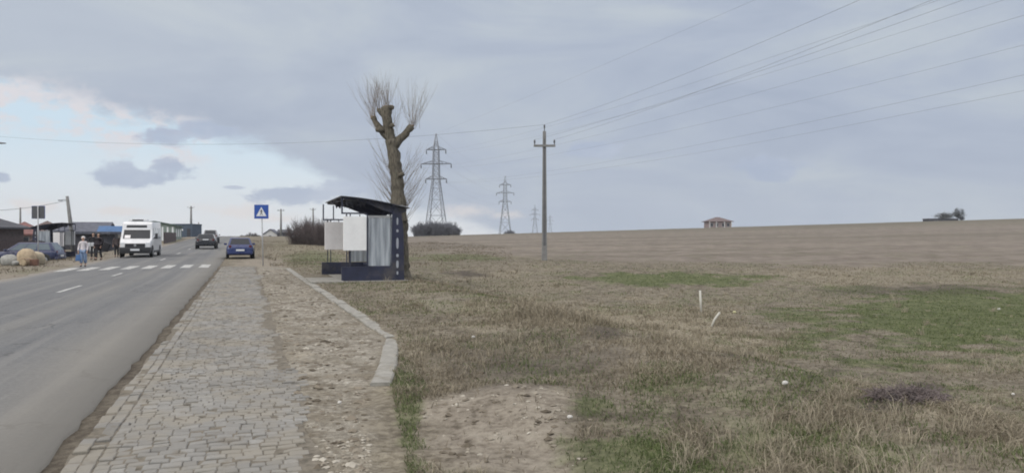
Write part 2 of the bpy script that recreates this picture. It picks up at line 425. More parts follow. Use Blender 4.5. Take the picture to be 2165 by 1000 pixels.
def road_material():
    m, g, b = principled('asphalt')
    tc = g.new('ShaderNodeTexCoord'); o = tc.outputs['Object']; x, y, z = g.sep(o)
    n = g.noise(o, 45, 4, .7); n2 = g.noise(g.mapping(o, (1.1, .14, 1)), 1.0, 5, .6); n3 = g.noise(o, .5, 4, .6)
    c = g.ramp(n, [(.3, (.096, .099, .101)), (.55, (.124, .127, .129)), (.75, (.158, .160, .160))])
    c = g.mix(g.sm(n2, .42, .70, 0, .55), c, (.158, .156, .148))
    c = g.mix(g.sm(n3, .55, .70, 0, .35), c, (.092, .095, .099))
    n4 = g.noise(o, 24, 5, .8); c = g.mix(g.sm(n4, .50, .66, 0, .55), c, (.215, .215, .21)); c = g.mix(g.sm(n4, .48, .34, 0, .6), c, (.060, .062, .065))
    ns = g.noise(g.mapping(o, (3.2, .05, 1)), 1.0, 4, .6); c = g.mix(g.sm(ns, .50, .64, 0, .45), c, (.190, .187, .178)); c = g.mix(g.sm(ns, .46, .34, 0, .40), c, (.088, .091, .095))
    vo = g.new('ShaderNodeTexVoronoi', feature='DISTANCE_TO_EDGE'); vo.inputs['Scale'].default_value = .42
    g.put(vo.inputs['Vector'], g.xyz(g.m('ADD', x, g.m('MULTIPLY', g.noise(o, 1.2, 4, .6), 1.2)), g.m('ADD', y, g.m('MULTIPLY', g.noise(o, 1.7, 4, .6), 1.2)), 0))
    crack = g.m('MULTIPLY', g.sm(vo.outputs['Distance'], .011, .002, 0, .7), g.sm(n3, .42, .56)); c = g.mix(crack, c, (.05, .05, .05))
    # dust along both edges and the pale crown between wheel tracks
    wob = g.m('ADD', x, g.m('MULTIPLY', g.m('SUBTRACT', n2, .5), .8))
    c = g.mix(g.sm(wob, ROAD_R-1.6, ROAD_R-.1, 0, .75), c, (.205, .193, .166))
    c = g.mix(g.sm(wob, ROAD_L+.9, ROAD_L+.1, 0, .75), c, (.23, .205, .17))
    tr = g.sm(g.m('ABSOLUTE', g.m('SUBTRACT', wob, -3.9)), .5, .1, 0, .30); c = g.mix(tr, c, (.185, .18, .162))
    g.l.new(c, b.inputs['Base Color']); g.put(b.inputs['Roughness'], g.sm(n, .2, .8, .75, .92)); b.inputs['Specular IOR Level'].default_value = .3
    bp = g.new('ShaderNodeBump'); bp.inputs['Strength'].default_value = .25; bp.inputs['Distance'].default_value = .01
    g.l.new(n, bp.inputs['Height']); g.l.new(bp.outputs[0], b.inputs['Normal'])
    return m
M['asphalt'] = road_material()
def marking_material():
    m, g, b = principled('worn_road_paint')
    tc = g.new('ShaderNodeTexCoord'); o = tc.outputs['Object']
    n = g.noise(o, 9, 5, .7)
    c = g.ramp(n, [(.38, (.17, .17, .165)), (.52, (.42, .42, .40)), (.7, (.54, .54, .52))])
    g.l.new(c, b.inputs['Base Color']); b.inputs['Roughness'].default_value = .8
    return m
M['marking'] = marking_material()
def paver_material():
    m, g, b = principled('concrete_pavers')
    tc = g.new('ShaderNodeTexCoord'); o = tc.outputs['Object']
    tone = g.attr('tone'); n = g.noise(o, 30, 4, .7); n2 = g.noise(o, 1.3, 4, .6)
    c = g.ramp(tone, [(0, (.158, .153, .140)), (.5, (.214, .209, .194)), (1, (.275, .270, .253))])
    c = g.mix(g.sm(n, .45, .7, 0, .5), c, (.180, .173, .158))
    c = g.mix(g.sm(n2, .42, .64, 0, .7), c, (.238, .218, .178))
    c = g.mix(g.sm(g.noise(o, 5, 5, .7), .55, .68, 0, .65), c, (.150, .132, .104))
    g.l.new(c, b.inputs['Base Color']); b.inputs['Roughness'].default_value = .9; b.inputs['Specular IOR Level'].default_value = .2
    bp = g.new('ShaderNodeBump'); bp.inputs['Strength'].default_value = .4; bp.inputs['Distance'].default_value = .01
    g.l.new(n, bp.inputs['Height']); g.l.new(bp.outputs[0], b.inputs['Normal'])
    return m
M['pavers'] = paver_material()
def tone_mat(name, stops, rough=.9, trans=0):
    m, g, b = principled(name)
    c = g.ramp(g.attr('tone'), stops)
    g.l.new(c, b.inputs['Base Color']); b.inputs['Roughness'].default_value = rough; b.inputs['Specular IOR Level'].default_value = .15
    return m
M['stones'] = tone_mat('gravel_stone', [(0, (.16, .138, .108)), (.5, (.265, .24, .195)), (1, (.42, .395, .34))])
M['dry_grass'] = tone_mat('dry_grass_blade', [(0, (.100, .083, .060)), (.45, (.215, .186, .136)), (1, (.40, .36, .275))])
M['green_grass'] = tone_mat('green_grass_blade', [(0, (.045, .060, .024)), (.5, (.096, .122, .050)), (1, (.180, .200, .095))])

# ------------------------------------------------------------------ ground zones (patches lie on the ground, in metres)
def patch(px0, px1, py0, py1, k=1.0):
    c = G((px0+px1)/2, (py0+py1)/2); l = G(px0, (py0+py1)/2); r = G(px1, (py0+py1)/2)
    f = G((px0+px1)/2, py0); n = G((px0+px1)/2, py1)
    ax = Vector((r.x-l.x, r.y-l.y))/2; ay = Vector((f.x-n.x, f.y-n.y))/2
    m = np.linalg.inv(np.array([[ax.x, ay.x], [ax.y, ay.y]]))
    ctr = ((f.x+n.x)/2, (f.y+n.y)/2)
    return ctr, m, k
GREEN = [patch(*p) for p in ((1760, 2300, 618, 745, 1.25), (1600, 2500, 600, 790, 1.0), (1180, 1680, 572, 606, 1.0), (795, 900, 745, 1020, .72), (1130, 1560, 890, 1030, .8), (1190, 1320, 830, 905, .75),
         (850, 1080, 536, 554, .75), (900, 1200, 612, 668, .45), (1690, 1900, 598, 616, .6), (1290, 1520, 765, 850, .55), (590, 740, 528, 566, .75), (540, 640, 506, 535, .4), (1480, 1850, 890, 1000, .65),
         (1240, 1480, 640, 668, .5), (700, 800, 640, 720, .5), (60, 200, 560, 575, .4), (0, 110, 566, 584, .5), (330, 420, 506, 518, .6), (1560, 1800, 650, 690, .7))]
BARE = [patch(*p) for p in ((860, 1250, 815, 970, .85), (940, 1300, 920, 1020, .75), (880, 1000, 620, 660, .4), (1060, 1500, 720, 790, .35), (200, 260, 548, 570, .8), (0, 60, 580, 600, .8), (480, 600, 545, 572, .8))]
DRY = [patch(*p) for p in ((980, 1720, 628, 770, 1.0), (1700, 2300, 850, 1010, .9), (1250, 1540, 720, 830, .8), (1380, 1520, 900, 990, .8), (540, 760, 505, 560, .6), (850, 1250, 560, 640, .45), (1500, 2200, 560, 610, .5), (960, 1120, 650, 690, .4))]
DARK = [patch(*p) for p in ((890, 1330, 690, 815, .5), (1150, 1480, 860, 900, .3), (1830, 2010, 815, 875, .8), (1225, 1330, 690, 725, .7), (1690, 1800, 785, 830, .6), (930, 1040, 570, 586, .7), (1700, 2165, 598, 622, .45), (1640, 1700, 830, 850, .3))]
def zone(lst, x, y, wob=.75):
    out = np.zeros_like(np.asarray(x, float))
    wn = (fbm(np.asarray(x)*1.1+31, np.asarray(y)*1.1+7, 5)-.5)*2*wob
    for c, m, k in lst:
        u = m[0, 0]*(x-c[0])+m[0, 1]*(y-c[1]); v = m[1, 0]*(x-c[0])+m[1, 1]*(y-c[1])
        out = np.maximum(out, k*(1-sst(np.sqrt(u*u+v*v)+wn, .55, 1.15)))
    return out
KERB_END_S = 38.5
def kerb_t(s):
    return np.interp(s, [2.0, 4.9, 8.1, 11.9, 38.5], [.62, .85, 1.30, 2.10, 1.85])
def field_edge(x): return np.interp(x, [-60, -3, 2, 20, 30, 80], [62, 56, 50, 44, 41, 34])
def zones(x, y):
    s, t = st(x, y)
    e = field_edge(x)+(fbm(x*.16, y*.16, 4)-.5)*16+(fbm(x*1.2, y*1.2, 3)-.5)*5
    field = sst(y-e, -3.5, 3.5)*sst(t, 12, 20)
    grv = sst(t+(fbm(x*1.6, y*1.6, 3)-.5)*.3, .36, .56)*(1-sst(t-kerb_t(s), -.25, .1))*(1-sst(s, 38, 44))*sst(s, -5, 0)
    wb = fbm(x*1.2, y*1.2, 4)
    strip = (1-sst(np.abs(t+1.2), .2, .3))
    shoulder_l = sst(-t, 8.2, 8.5)*(1-sst(-t+(wb-.5)*1.6, 9.6, 11.5))
    return dict(green=np.maximum(zone(GREEN, x, y), .36*sst(fbm(x*.55+70, y*.55, 4), .46, .62)*sst(t, 2, 3))*(1-grv)*np.where(t > -1.3, sst(t-kerb_t(s), .02, .22), 1), dry=np.clip(zone(DRY, x, y)+.25*sst(fbm(x*.5, y*.5, 3), .45, .65)-.5*zone(DARK, x, y), 0, 1), bare=np.maximum(zone(BARE, x, y), .75*shoulder_l),
                field=field, gravel=grv*(.55+.45*sst(wb, .35, .55)), dark=np.maximum(zone(DARK, x, y), .5*strip*sst(s, 2, 4)*(1-sst(s, 40, 46))))

# ------------------------------------------------------------------ ground sheet
def lines(dense0, dense1, step, grow, lo, hi):
    a = list(np.arange(dense0, dense1, step)); v = a[-1]; d = step
    while v < hi: d = min(d*grow, 90); v += d; a.append(v)
    v = dense0; d = step; pre = []
    while v > lo: d = min(d*grow, 90); v -= d; pre.append(v)
    return np.array(pre[::-1]+a)
gx = lines(-9, 11, .12, 1.03, -1000, 1150); gy = lines(3.0, 26, .12, 1.022, -40, 1300)
X, Y = np.meshgrid(gx, gy)
xf, yf = X.ravel(), Y.ravel()
V = np.stack([xf, yf, H(xf, yf)], 1)
nx, ny = len(gx), len(gy)
ii = (np.arange(ny-1)[:, None]*nx+np.arange(nx-1)[None, :]).ravel()
tag(mesh_np('ground', V, np.stack([ii, ii+1, ii+nx+1, ii+nx], 1), M['ground'], zones(xf, yf), True), kind='structure')

# ------------------------------------------------------------------ road, markings, pavement (road frame)
def frame_obj(o): o.rotation_euler = (0, 0, ROT); return o
ss = np.concatenate([np.arange(-14, 60, .35), np.arange(60, 420, 3.0)])
tt = np.array([0, .004, .1, .25, .5, .75, .9, .996, 1.0])
rv = []; 
jr = (fbm(ss*2.6, ss*0+3, 5)-.5)*.12; jl = (fbm(ss*1.1, ss*0+9, 4)-.5)*.5
for s_, a, b_ in zip(ss, jl, jr):
    for k, q in enumerate(tt):
        t_ = (ROAD_L+a)*(1-q)+(ROAD_R+b_)*q
        z_ = float(road_z(s_))+.03*(1-(2*q-1)**2)+(-.3 if k in (0, len(tt)-1) else 0)
        rv.append((t_, s_, z_))
n_ = len(tt); ii = (np.arange(len(ss)-1)[:, None]*n_+np.arange(n_-1)[None, :]).ravel()
tag(frame_obj(mesh_np('road', np.array(rv), np.stack([ii, ii+1, ii+n_+1, ii+n_], 1), M['asphalt'], None, True)), kind='structure')
def road_top(t, s):
    q = (t-ROAD_L)/(ROAD_R-ROAD_L); return float(road_z(s))+.03*(1-(2*q-1)**2)+.006
def marking(name, t0, t1, s0, s1, kind):
    mv = []; S = np.linspace(s0, s1, 7)
    for s_ in S:
        for q in (0, .5, 1):
            t_ = t0+(t1-t0)*q; mv.append((t_, s_, road_top(t_, s_)))
    ii = (np.arange(len(S)-1)[:, None]*3+np.arange(2)[None, :]).ravel()
    tag(frame_obj(mesh_np(name, np.array(mv), np.stack([ii, ii+1, ii+4, ii+3], 1), M['marking'])), kind='structure')
for i in range(8):
    tcn = -2.05-.84*i
    marking('zebra_stripe', tcn-.23, tcn+.23, 41.6-.36*i, 45.3-.36*i, 'x')
for s0, s1 in ((24.6, 27.8), (33.9, 36.4), (52, 55), (64, 67), (76, 79), (88, 91), (100, 103), (112, 115)):
    marking('lane_dash', -5.07, -4.94, s0, s1, 'x')

# small pavers: a border course along the road, then running bond across the walk, settled unevenly
pv, pf, ptone = [], [], []
def settle(t_, s_): return .085*(fbm(np.asarray(t_)*1.1+3, np.asarray(s_)*.75, 4)-.5)
def paver(t0, t1, s0, s1, damage=0.0):
    cx, cy = (t0+t1)/2, (s0+s1)/2
    a0, a1 = (t1-t0)/2-.002, (s1-s0)/2-.002; ch = .007; nt = .004; b0 = len(pv)
    z0 = float(road_z(cy))+.030+float(settle(cx, cy))+random.gauss(0, .003+damage)
    tx, ty = random.gauss(0, .035), random.gauss(0, .055)
    if a0 > a1: ring = [(-a0, -a1), (-.02, -a1+nt), (.02, -a1+nt), (a0, -a1), (a0, a1), (.02, a1+nt), (-.02, a1+nt), (-a0, a1)]
    else: ring = [(-a0, -a1), (a0, -a1), (a0-nt, -.02), (a0-nt, .02), (a0, a1), (-a0, a1), (-a0-nt, .02), (-a0-nt, -.02)]
    for (p, q) in ring: pv.append((cx+p, cy+q, z0-.08))
    for (p, q) in ring: pv.append((cx+p, cy+q, z0-ch+p*tx+q*ty))
    for (p, q) in ring: pv.append((cx+p*(1-ch/a0), cy+q*(1-ch/a1), z0+p*tx+q*ty))
    for k in range(8):
        k2 = (k+1) % 8
        pf.append((b0+k, b0+k2, b0+8+k2, b0+8+k)); pf.append((b0+8+k, b0+8+k2, b0+16+k2, b0+16+k))
    if a0 > a1: q3 = ((16, 17, 22, 23), (17, 18, 21, 22), (18, 19, 20, 21))
    else: q3 = ((16, 17, 18, 23), (23, 18, 19, 22), (22, 19, 20, 21))
    for f in q3: pf.append(tuple(b0+v for v in f))
    dirt = float(vnoise(cx*1.7+40, cy*.9))
    ptone.extend([min(1, max(0, .28+.44*dirt+random.gauss(0, .13)))]*24)
PW, PL = .10, .20
for r_ in range(int(39.0/PL)):
    s0 = 2.5+r_*PL
    for c_ in range(2):
        if c_ == 0 and vnoise(s0*1.3, 8.3) < .34: continue
        paver(-1.19+c_*PW, -1.19+(c_+1)*PW, s0+(.1 if c_ else 0), s0+PL+(.1 if c_ else 0), .002)
s0 = 2.5
while s0 < 41.9:
    ph = .088+.022*random.random(); t0 = -.985-.05*random.random()
    wear = .44+.30*(float(fbm(s0*.55, 4.4, 4))-.5)*2
    while True:
        pw = random.uniform(.092, .150); a = max(t0, -.985)
        if a+pw > wear+.10*random.random(): break
        if not (s0 > 39.5 and random.random() < (s0-39.5)/2.5) and random.random() > .006:
            jt = random.gauss(0, .003); paver(a, t0+pw if t0+pw-a > .04 else a+.04, s0+jt, s0+ph+jt)
        t0 += pw
    s0 += ph
tag(frame_obj(mesh_np('pavement', np.array(pv), np.array(pf), M['pavers'], {'tone': ptone})), kind='structure')
# bedding sand between the pavers
bs = np.arange(2.3, 42.2, .2); bt = np.linspace(-1.20, .50, 11); bv = []
for s_ in bs:
    for t_ in bt: bv.append((t_+(.10*(vnoise(s_*.9, 5)-.6) if t_ > .3 else (.08*(vnoise(s_*1.9, 7)-.3) if t_ < -1.19 else 0)), s_, float(road_z(s_))+.0235+float(settle(t_, s_))))
ii = (np.arange(len(bs)-1)[:, None]*11+np.arange(10)[None, :]).ravel()
M['sand'] = mat('joint_sand', (.150, .135, .110), .95, 0, .3, 14, .4, .1, dirt=((.19, .165, .125), .6))
tag(frame_obj(mesh_np('path', np.array(bv), np.stack([ii, ii+1, ii+12, ii+11], 1), M['sand'], None, True)), kind='structure')

# kerb: concrete units, each a little out of line
kb = MB()
def kerb_run(pts, unit=1.0, w_=.23, up=.085, dn=.2):
    for (a, b_) in zip(pts[:-1], pts[1:]):
        a = Vector(a); b_ = Vector(b_); d = b_-a; L = d.length; d.normalize(); k = max(1, round(L/unit))
        nrm = Vector((d.y, -d.x))
        for i in range(k):
            p = a+d*(L*i/k+.003); q = a+d*(L*(i+1)/k-.003); jt = random.gauss(0, .005); zz = random.gauss(0, .006)
            def z(pt): return float(road_z(pt.y))+up+zz
            p2, q2 = p+nrm*jt, q+nrm*(jt+random.gauss(0, .006)); h = w_/2
            P = []
            for pt in (p2, q2):
                for e, dz_ in ((-h, -dn), (-h, -.015), (-h+.018, 0), (h-.018, 0), (h, -.015), (h, -dn)):
                    P.append((pt.x+nrm.x*e, pt.y+nrm.y*e, z(pt)+dz_))
            kb.add(P, [(i0, i0+1, i0+7, i0+6) for i0 in range(5)]+[(0, 6, 11, 5), tuple(range(5, -1, -1)), tuple(range(6, 12))])
kerb_run([(1.34, 8.15), (1.66, 9.5), (2.12, 11.75)], .9, .22, .05)
kerb_run([(2.14, 11.85), (2.02, 25.0), (1.87, 38.3)], 1.0, .22, .065)
kerb_run([(1.87, 38.4), (1.35, 38.9), (.8, 39.5)], .8, .2, .05)
kerb_run([(.84, 4.4), (.97, 5.95)], 1.6, .15, -.012)
kerb_o = frame_obj(kb.build('kerb', M['concrete'], None)); tag(kerb_o, kind='structure')

# ------------------------------------------------------------------ bus shelter
def shelter_parts(root):
    L = 5.0
    b = MB().bx(-.09, 1.60, 0, .10, .02, .50); b.build('low_wall', M['navy'], root, bevel=.008)
    b = MB().bx(-.30, 1.60, L-.10, L, .02, .50); b.build('low_wall', M['navy'], root, bevel=.008)
    b = MB().bx(1.80, 1.92, .14, L-.14, .02, .52); b.build('low_wall', M['navy'], root, bevel=.008)
    b = MB().bx(1.30, 1.72, .35, L-.35, .42, .47)
    for y in (.6, 1.9, 3.1, L-.6): b.bx(1.36, 1.66, y-.03, y+.03, .02, .418)
    b.build('bench', M['navy'], root)
    for y in (0.0, L-.06):
        p = MB().prism([(1.58, .02), (2.04, .02), (2.02, 1.6), (1.95, 2.32), (1.66, 2.50), (1.62, 2.2)], y-.012, y+.075)
        pil = p.build('side_pillar', M['navy'], root, bevel=.01)
        for zc, hh, ww in ((2.05, .25, .07), (1.72, .10, .09), (1.29, .38, .095), (.87, .11, .10), (.57, .26, .10), (.27, .12, .065)):
            n = 14; pts = []
            for k in range(n):
                a = 2*math.pi*k/n; ca, sa = math.cos(a), math.sin(a)
                pts.append((1.80+ww*.42*math.copysign(abs(ca)**.7, ca), zc+hh/2*math.copysign(abs(sa)**.7, sa)))
            MB().prism(pts, y-.018, y+.081).build('inlay', M['inlay'], pil)
    # end windows of frosted sheet with a pale head rail
    for y in (.03, L-.03):
        fr = MB().bx(.80, 1.56, y-.008, y+.008, .52, 2.16).build('frosted_pane', M['frosted'], root)
        MB().bx(.79, 1.57, y-.02, y+.02, 2.162, 2.24).build('head_rail', M['grey_trim'], fr)
        MB().bx(.755, .797, y-.02, y+.02, .50, 2.30).build('post', M['navy'], root)
    # back panes
    for k in range(3):
        y0 = .2+k*1.55; y1 = y0+1.48
        MB().bx(1.855, 1.867, y0, y1, .56, 2.12).build('frosted_pane', M['frosted'], root)
    for k in range(4): MB().bx(1.83, 1.89, .15+k*1.545-.02, .15+k*1.545+.03, .52, 2.45).build('post', M['navy'], root)
    MB().bx(1.835, 1.885, .2, L-.2, 2.14, 2.19).build('rail', M['navy'], root)
    # boards at the road-side corners, each on a pair of thin posts
    for y, x0, x1, z0, z1, key, lab in ((-.03, -.04, .735, 1.05, 2.20, 'white_board', None), (L-.02, -.18, .57, 1.00, 2.10, 'pale_board', None)):
        bo = MB().bx(x0, x1, y-.035, y+.035, z0, z1).build('notice_board', M[key], root, bevel=.012)
        for q in (.12, .24): MB().bx(x0+q-.016, x0+q+.016, y+.045, y+.08, .5, z1+.1).build('post', M['navy'], root)
        for q in (.10, .55): MB().bx(x0+q-.015, x0+q+.015, y-.02, y+.02, z1+.002, z1+.075).build('hanger', M['steel_dark'], bo)
    # tubular frames that carry the canopy
    for y, x0, x1, z0, z1 in ((.02, -.10, .76, 2.285, 2.82), (L-.02, -.26, .55, 2.17, 2.80)):
        f = MB(); th = .05
        f.bx(x0, x0+th, y-.025, y+.025, z0, z1); f.bx(x0+th, x1, y-.024, y+.024, z0, z0+th)
        if y > 1: f.bx(x0+.40, x0+.44, y-.022, y+.022, z0+th, z1-.05); f.bx(x0, x0+th, y-.024, y+.024, z0-.01, z0)
        f.build('canopy_frame', M['navy'], root)
    # canopy: a thin arched sheet, high at the road, low at the back
    def roof_z(x): q = (x+.14)/2.36; return 2.89-.13*q-.27*q*q
    xs = np.linspace(-.14, 2.16, 15); top = []
    prof = [(x, roof_z(x)) for x in xs]+[(x, roof_z(x)-.022) for x in xs[::-1]]
    MB().prism(prof, -.20, L+.16).build('canopy', M['navy_roof'], root)
    e = MB(); xa, xb = 1.90, 2.21
    MB().prism([(xa, roof_z(xa)+.004), (xb, roof_z(xb)+.0), (xb, roof_z(xb)+.022), (xa, roof_z(xa)+.026)], -.22, L+.18).build('eave_strip', M['grey_trim'], root)
    for y in (0.05, 1.7, 3.35, L-.05):
        lo = [(1.95, 2.32), (1.62, 2.33), (1.15, 2.50), (.75, 2.66), (.35, 2.77), (-.08, 2.80)]
        hi = [(x, roof_z(x)-.03) for x in (-.08, .35, .75, 1.15, 1.62, 2.12)]
        MB().prism(hi+[(2.12, 2.40)]+lo, y-.02, y+.02).build('canopy_rib', M['navy'], root)
    for x in (.05, .45, .85, 1.25, 1.65):
        MB().bx(x-.025, x+.025, -.16, L+.12, roof_z(x)-.085, roof_z(x)-.032).build('purlin', M['navy'], root)
    # ragged hanging remains of the old canopy lining
    r2 = random.Random(5)
    for k, (x0, y0) in enumerate(((.18, .5), (.42, .9), (.62, .35), (.30, 2.3), (.55, 2.8), (.2, 4.0))):
        m_ = MB(); z0 = roof_z(x0)-.09
        pts = [(x0-.09, z0), (x0+.16, z0-.03), (x0+.12, z0-.14-r2.random()*.05), (x0+.03, z0-.09), (x0-.03, z0-.17-r2.random()*.06)]
        m_.prism(pts, y0, y0+.03); m_.build('lining_scrap', M['navy_roof'], root)
s_loc = Vector((-5.66, 26.0, 0)); s_loc.z = .075
shelter = thing('bus_shelter', 'navy bus shelter with white notice boards on a concrete pad beside the pollarded tree', 'bus shelter', s_loc, ROT, 'navy bus shelters')
shelter_parts(shelter)
far_sh = copy_tree(shelter)
xs_, ys_ = W(-14.0, 75.0)
far_sh.location = (xs_, ys_, hz(xs_, ys_)); far_sh.rotation_euler = (0, 0, ROT+math.pi)
far_sh['label'] = 'navy bus shelter across the road, behind the dark blue parked car'
# its pad and the walkway from the kerb
def slab(name, t0, t1, s0, s1, top):
    m_ = MB(); 
    o = m_.bx(t0, t1, s0, s1, top-.25, top).build(name, M['concrete'], None, bevel=.012); frame_obj(o); return tag(o, kind='structure')
sx, sy = st(s_loc.x, s_loc.y)
slab('paving', sy-.05, sy+2.16, sx-.34, sx+5.2, s_loc.z+.022)
slab('paving', sy-1.12, sy-.06, sx-.55, sx+2.3, s_loc.z+.042)

# ------------------------------------------------------------------ pedestrian crossing signs
def sign_parts(root, face_y, size=.72, lean=0):
    s = face_y
    z0 = 2.50
    MB().tube([(0, 0, -.2), (-lean, 0, z0+size*.98)], .032, 10).build('pole', M['galv_pole'], root, True)
    cx = -lean
    pan = MB().bx(cx-size/2, cx+size/2, s*.045-.008, s*.045+.008, z0, z0+size).build('sign_panel', M['sign_blue'], root, bevel=.004)
    MB().bx(cx-size/2+.015, cx+size/2-.015, s*.032-.002, s*.032+.002, z0+.015, z0+size-.015).build('sign_back', M['sign_back'], pan)
    f = s*.058
    def pl(poly, name, m_, dp): MB().prism([(cx+x*size, z0+size/2+z*size) for x, z in poly], f, f+s*dp).build(name, m_, pan)
    pl([(-.36, -.32), (.36, -.32), (0, .34)], 'white_triangle', M['sign_white'], .002)
    # walking figure and crossing bars
    f2 = s*.0615
    w_ = MB(); hd_ = [(.034*math.cos(a), .135+.036*math.sin(a)) for a in [math.radians(q) for q in range(-60, 241, 30)]]
    fig = hd_+[(-.045, .09), (-.115, -.01), (-.10, -.03), (-.04, .04), (-.03, -.07), (-.11, -.25), (-.07, -.25), (0, -.10), (.06, -.25), (.10, -.25), (.03, -.07), (.04, .04), (.10, -.03), (.115, -.01), (.045, .09)]
    w_.prism([(cx+x*size, z0+size/2+z*size) for x, z in fig], f2, f2+s*.0015)
    w_.build('walking_figure', M['sign_black'], pan)
p = GX(556.5, 41.0)
sg = thing('crossing_sign', 'blue square pedestrian crossing sign facing the viewer on a thin grey pole', 'traffic sign', p, math.radians(6), 'pedestrian crossing signs')
sign_parts(sg, -1, .74, .085)
p = GX(81, 43.0)
sg2 = thing('crossing_sign', 'square traffic sign seen from its dark back on a pole by the boulders', 'traffic sign', p, math.radians(4), 'pedestrian crossing signs')
sign_parts(sg2, 1, .72, .02)

# ------------------------------------------------------------------ concrete power pole in the field edge
p = G(1151, 549)
pole = thing('power_pole', 'tall square concrete power pole with a crossarm at the field edge', 'utility pole', p, 0)
PH = E(0, 278, p.y).z-p.z
def taper(m_, w0, w1, d0, d1, z0, z1, cx=0, cy=0):
    P = []
    for w_, d_, z in ((w0, d0, z0), (w1, d1, z1)):
        P += [(cx-w_/2, cy-d_/2, z), (cx+w_/2, cy-d_/2, z), (cx+w_/2, cy+d_/2, z), (cx-w_/2, cy+d_/2, z)]
    return m_.add(P, [(0, 1, 5, 4), (1, 2, 6, 5), (2, 3, 7, 6), (3, 0, 4, 7), (3, 2, 1, 0), (4, 5, 6, 7)])
shaft = taper(MB(), .34, .20, .30, .2, -.3, PH).build('shaft', M['pole_concrete'], pole, bevel=.015)
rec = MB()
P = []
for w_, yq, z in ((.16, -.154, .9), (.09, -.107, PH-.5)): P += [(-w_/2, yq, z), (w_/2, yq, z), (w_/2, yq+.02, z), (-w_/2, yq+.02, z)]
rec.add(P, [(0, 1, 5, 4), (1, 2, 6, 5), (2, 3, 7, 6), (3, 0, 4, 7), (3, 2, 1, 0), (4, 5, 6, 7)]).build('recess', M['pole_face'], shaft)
ARM_Z = E(0, 309, p.y).z-p.z
arm = MB().box((0, -.13, ARM_Z), (1.36, .13, .14)).build('crossarm', M['pole_concrete'], pole, bevel=.012)
POLE_TOPS = []
for x in (-.62, .62):
    MB().lathe([(.03, ARM_Z+.07), (.03, ARM_Z+.16), (.06, ARM_Z+.18), (.05, ARM_Z+.24), (.065, ARM_Z+.27), (.04, ARM_Z+.36), (.02, ARM_Z+.38)], (x, -.13, 0), n=10).build('insulator', M['steel_dark'], arm)
    POLE_TOPS.append(Vector((p.x+x, p.y-.13, p.z+ARM_Z+.38)))
MB().lathe([(.03, PH-.05), (.03, PH+.2), (.06, PH+.22), (.05, PH+.3), (.06, PH+.34), (.03, PH+.42)], (0, 0, 0), n=10).build('insulator', M['steel_dark'], pole)
POLE_TOPS.append(Vector((p.x, p.y, p.z+PH+.42)))

# ------------------------------------------------------------------ lattice pylons
def pylon_parts(root, zt, zs, half):
    """zt peak height, zs = heights of the three crossarms (upper, middle, lower), half = their half lengths"""
    def wd(z):
        zl = zs[2]
        return 2.9+(0.95-2.9)*min(1, z/zl) if z < zl else (.95+(.75-.95)*(z-zl)/(zs[0]-zl) if z < zs[0] else .75+(0.06-.75)*(z-zs[0])/(zt-zs[0]))
    lv = [0, zs[2]*.36, zs[2]*.64, zs[2]*.84, zs[2]]
    z = zs[2]
    while z < zs[0]-.3: z += (zs[0]-zs[2])/6; lv.append(z)
    lv += [zs[0]+(zt-zs[0])*.5, zt]
    m_ = MB()
    def cor(z): w_ = wd(z); return [Vector((sx*w_, sy*w_, z)) for sx, sy in ((-1, -1), (1, -1), (1, 1), (-1, 1))]
    for a, b_ in zip(lv[:-1], lv[1:]):
        ca, cb = cor(a), cor(b_)
        for k in range(4):
            m_.bar(ca[k], cb[k], .20 if b_ <= zs[2]+.1 else .15)
            k2 = (k+1) % 4
            if b_ < zt: m_.bar(ca[k], cb[k2], .085); m_.bar(ca[k2], cb[k], .085); m_.bar(cb[k], cb[k2], .08)
    m_.build('tower', M['steel'], root)
    for z, h in zip(zs, half):
        a = MB(); w_ = wd(z)
        for sx in (-1, 1):
            tip = Vector((sx*h, 0, z))
            for sy in (-1, 1):
                a.bar((sx*w_, sy*w_, z), tip, .15); 
                a.bar((sx*w_, sy*w_, z+.95), tip, .10)
            for q in (.33, .66):
                for sy in (-1, 1):
                    pa = Vector((sx*w_, sy*w_, z)).lerp(tip, q); pb = Vector((sx*w_, sy*w_, z+.95)).lerp(tip, q-.2)
                    a.bar(pa, pb, .07)
        for sy in (-1, 1): a.bar((-w_-.1, sy*w_, z), (w_+.1, sy*w_, z), .15)
        a.build('crossarm', M['steel_dark'], root)
        for sx in (-1, 1):
            MB().lathe([(.05, z-1.2), (.16, z-1.15), (.16, z-.35), (.05, z-.05)], (sx*(h-.1), 0, 0), n=8).build('insulator', M['steel_dark'], root)
Y1 = 225.0
p1 = GX(922, Y1)
zt = E(0, 283, Y1).z-p1.z; ZS = [E(0, py, Y1).z-p1.z for py in (317, 347, 379)]; HALF = [3.0, 4.6, 3.2]
pyl = thing('pylon', 'largest steel lattice pylon standing behind bushes left of the concrete pole', 'pylon', p1, 0, 'steel lattice pylons along one line')
pylon_parts(pyl, zt, ZS, HALF)
PYL = [(pyl.location.copy(), math.radians(-8), 1.0)]
pyl.rotation_euler.z = math.radians(-8)
for px, Yd, py, lab in ((1068, 395, 372, 'second largest lattice pylon, just left of the concrete pole'), (1131, 700, 433, 'small faint lattice pylon close on the left of the concrete pole'), (1163, 1000, 452, 'smallest faint lattice pylon just right of the concrete pole')):
    c = copy_tree(pyl); pz = E(0, py, Yd).z-zt
    gp = GX(px, Yd); c.location = (gp.x, gp.y, pz); c['label'] = lab; c.rotation_euler.z = math.radians(-6)
    PYL.append((c.location.copy(), math.radians(-6), 1.0))

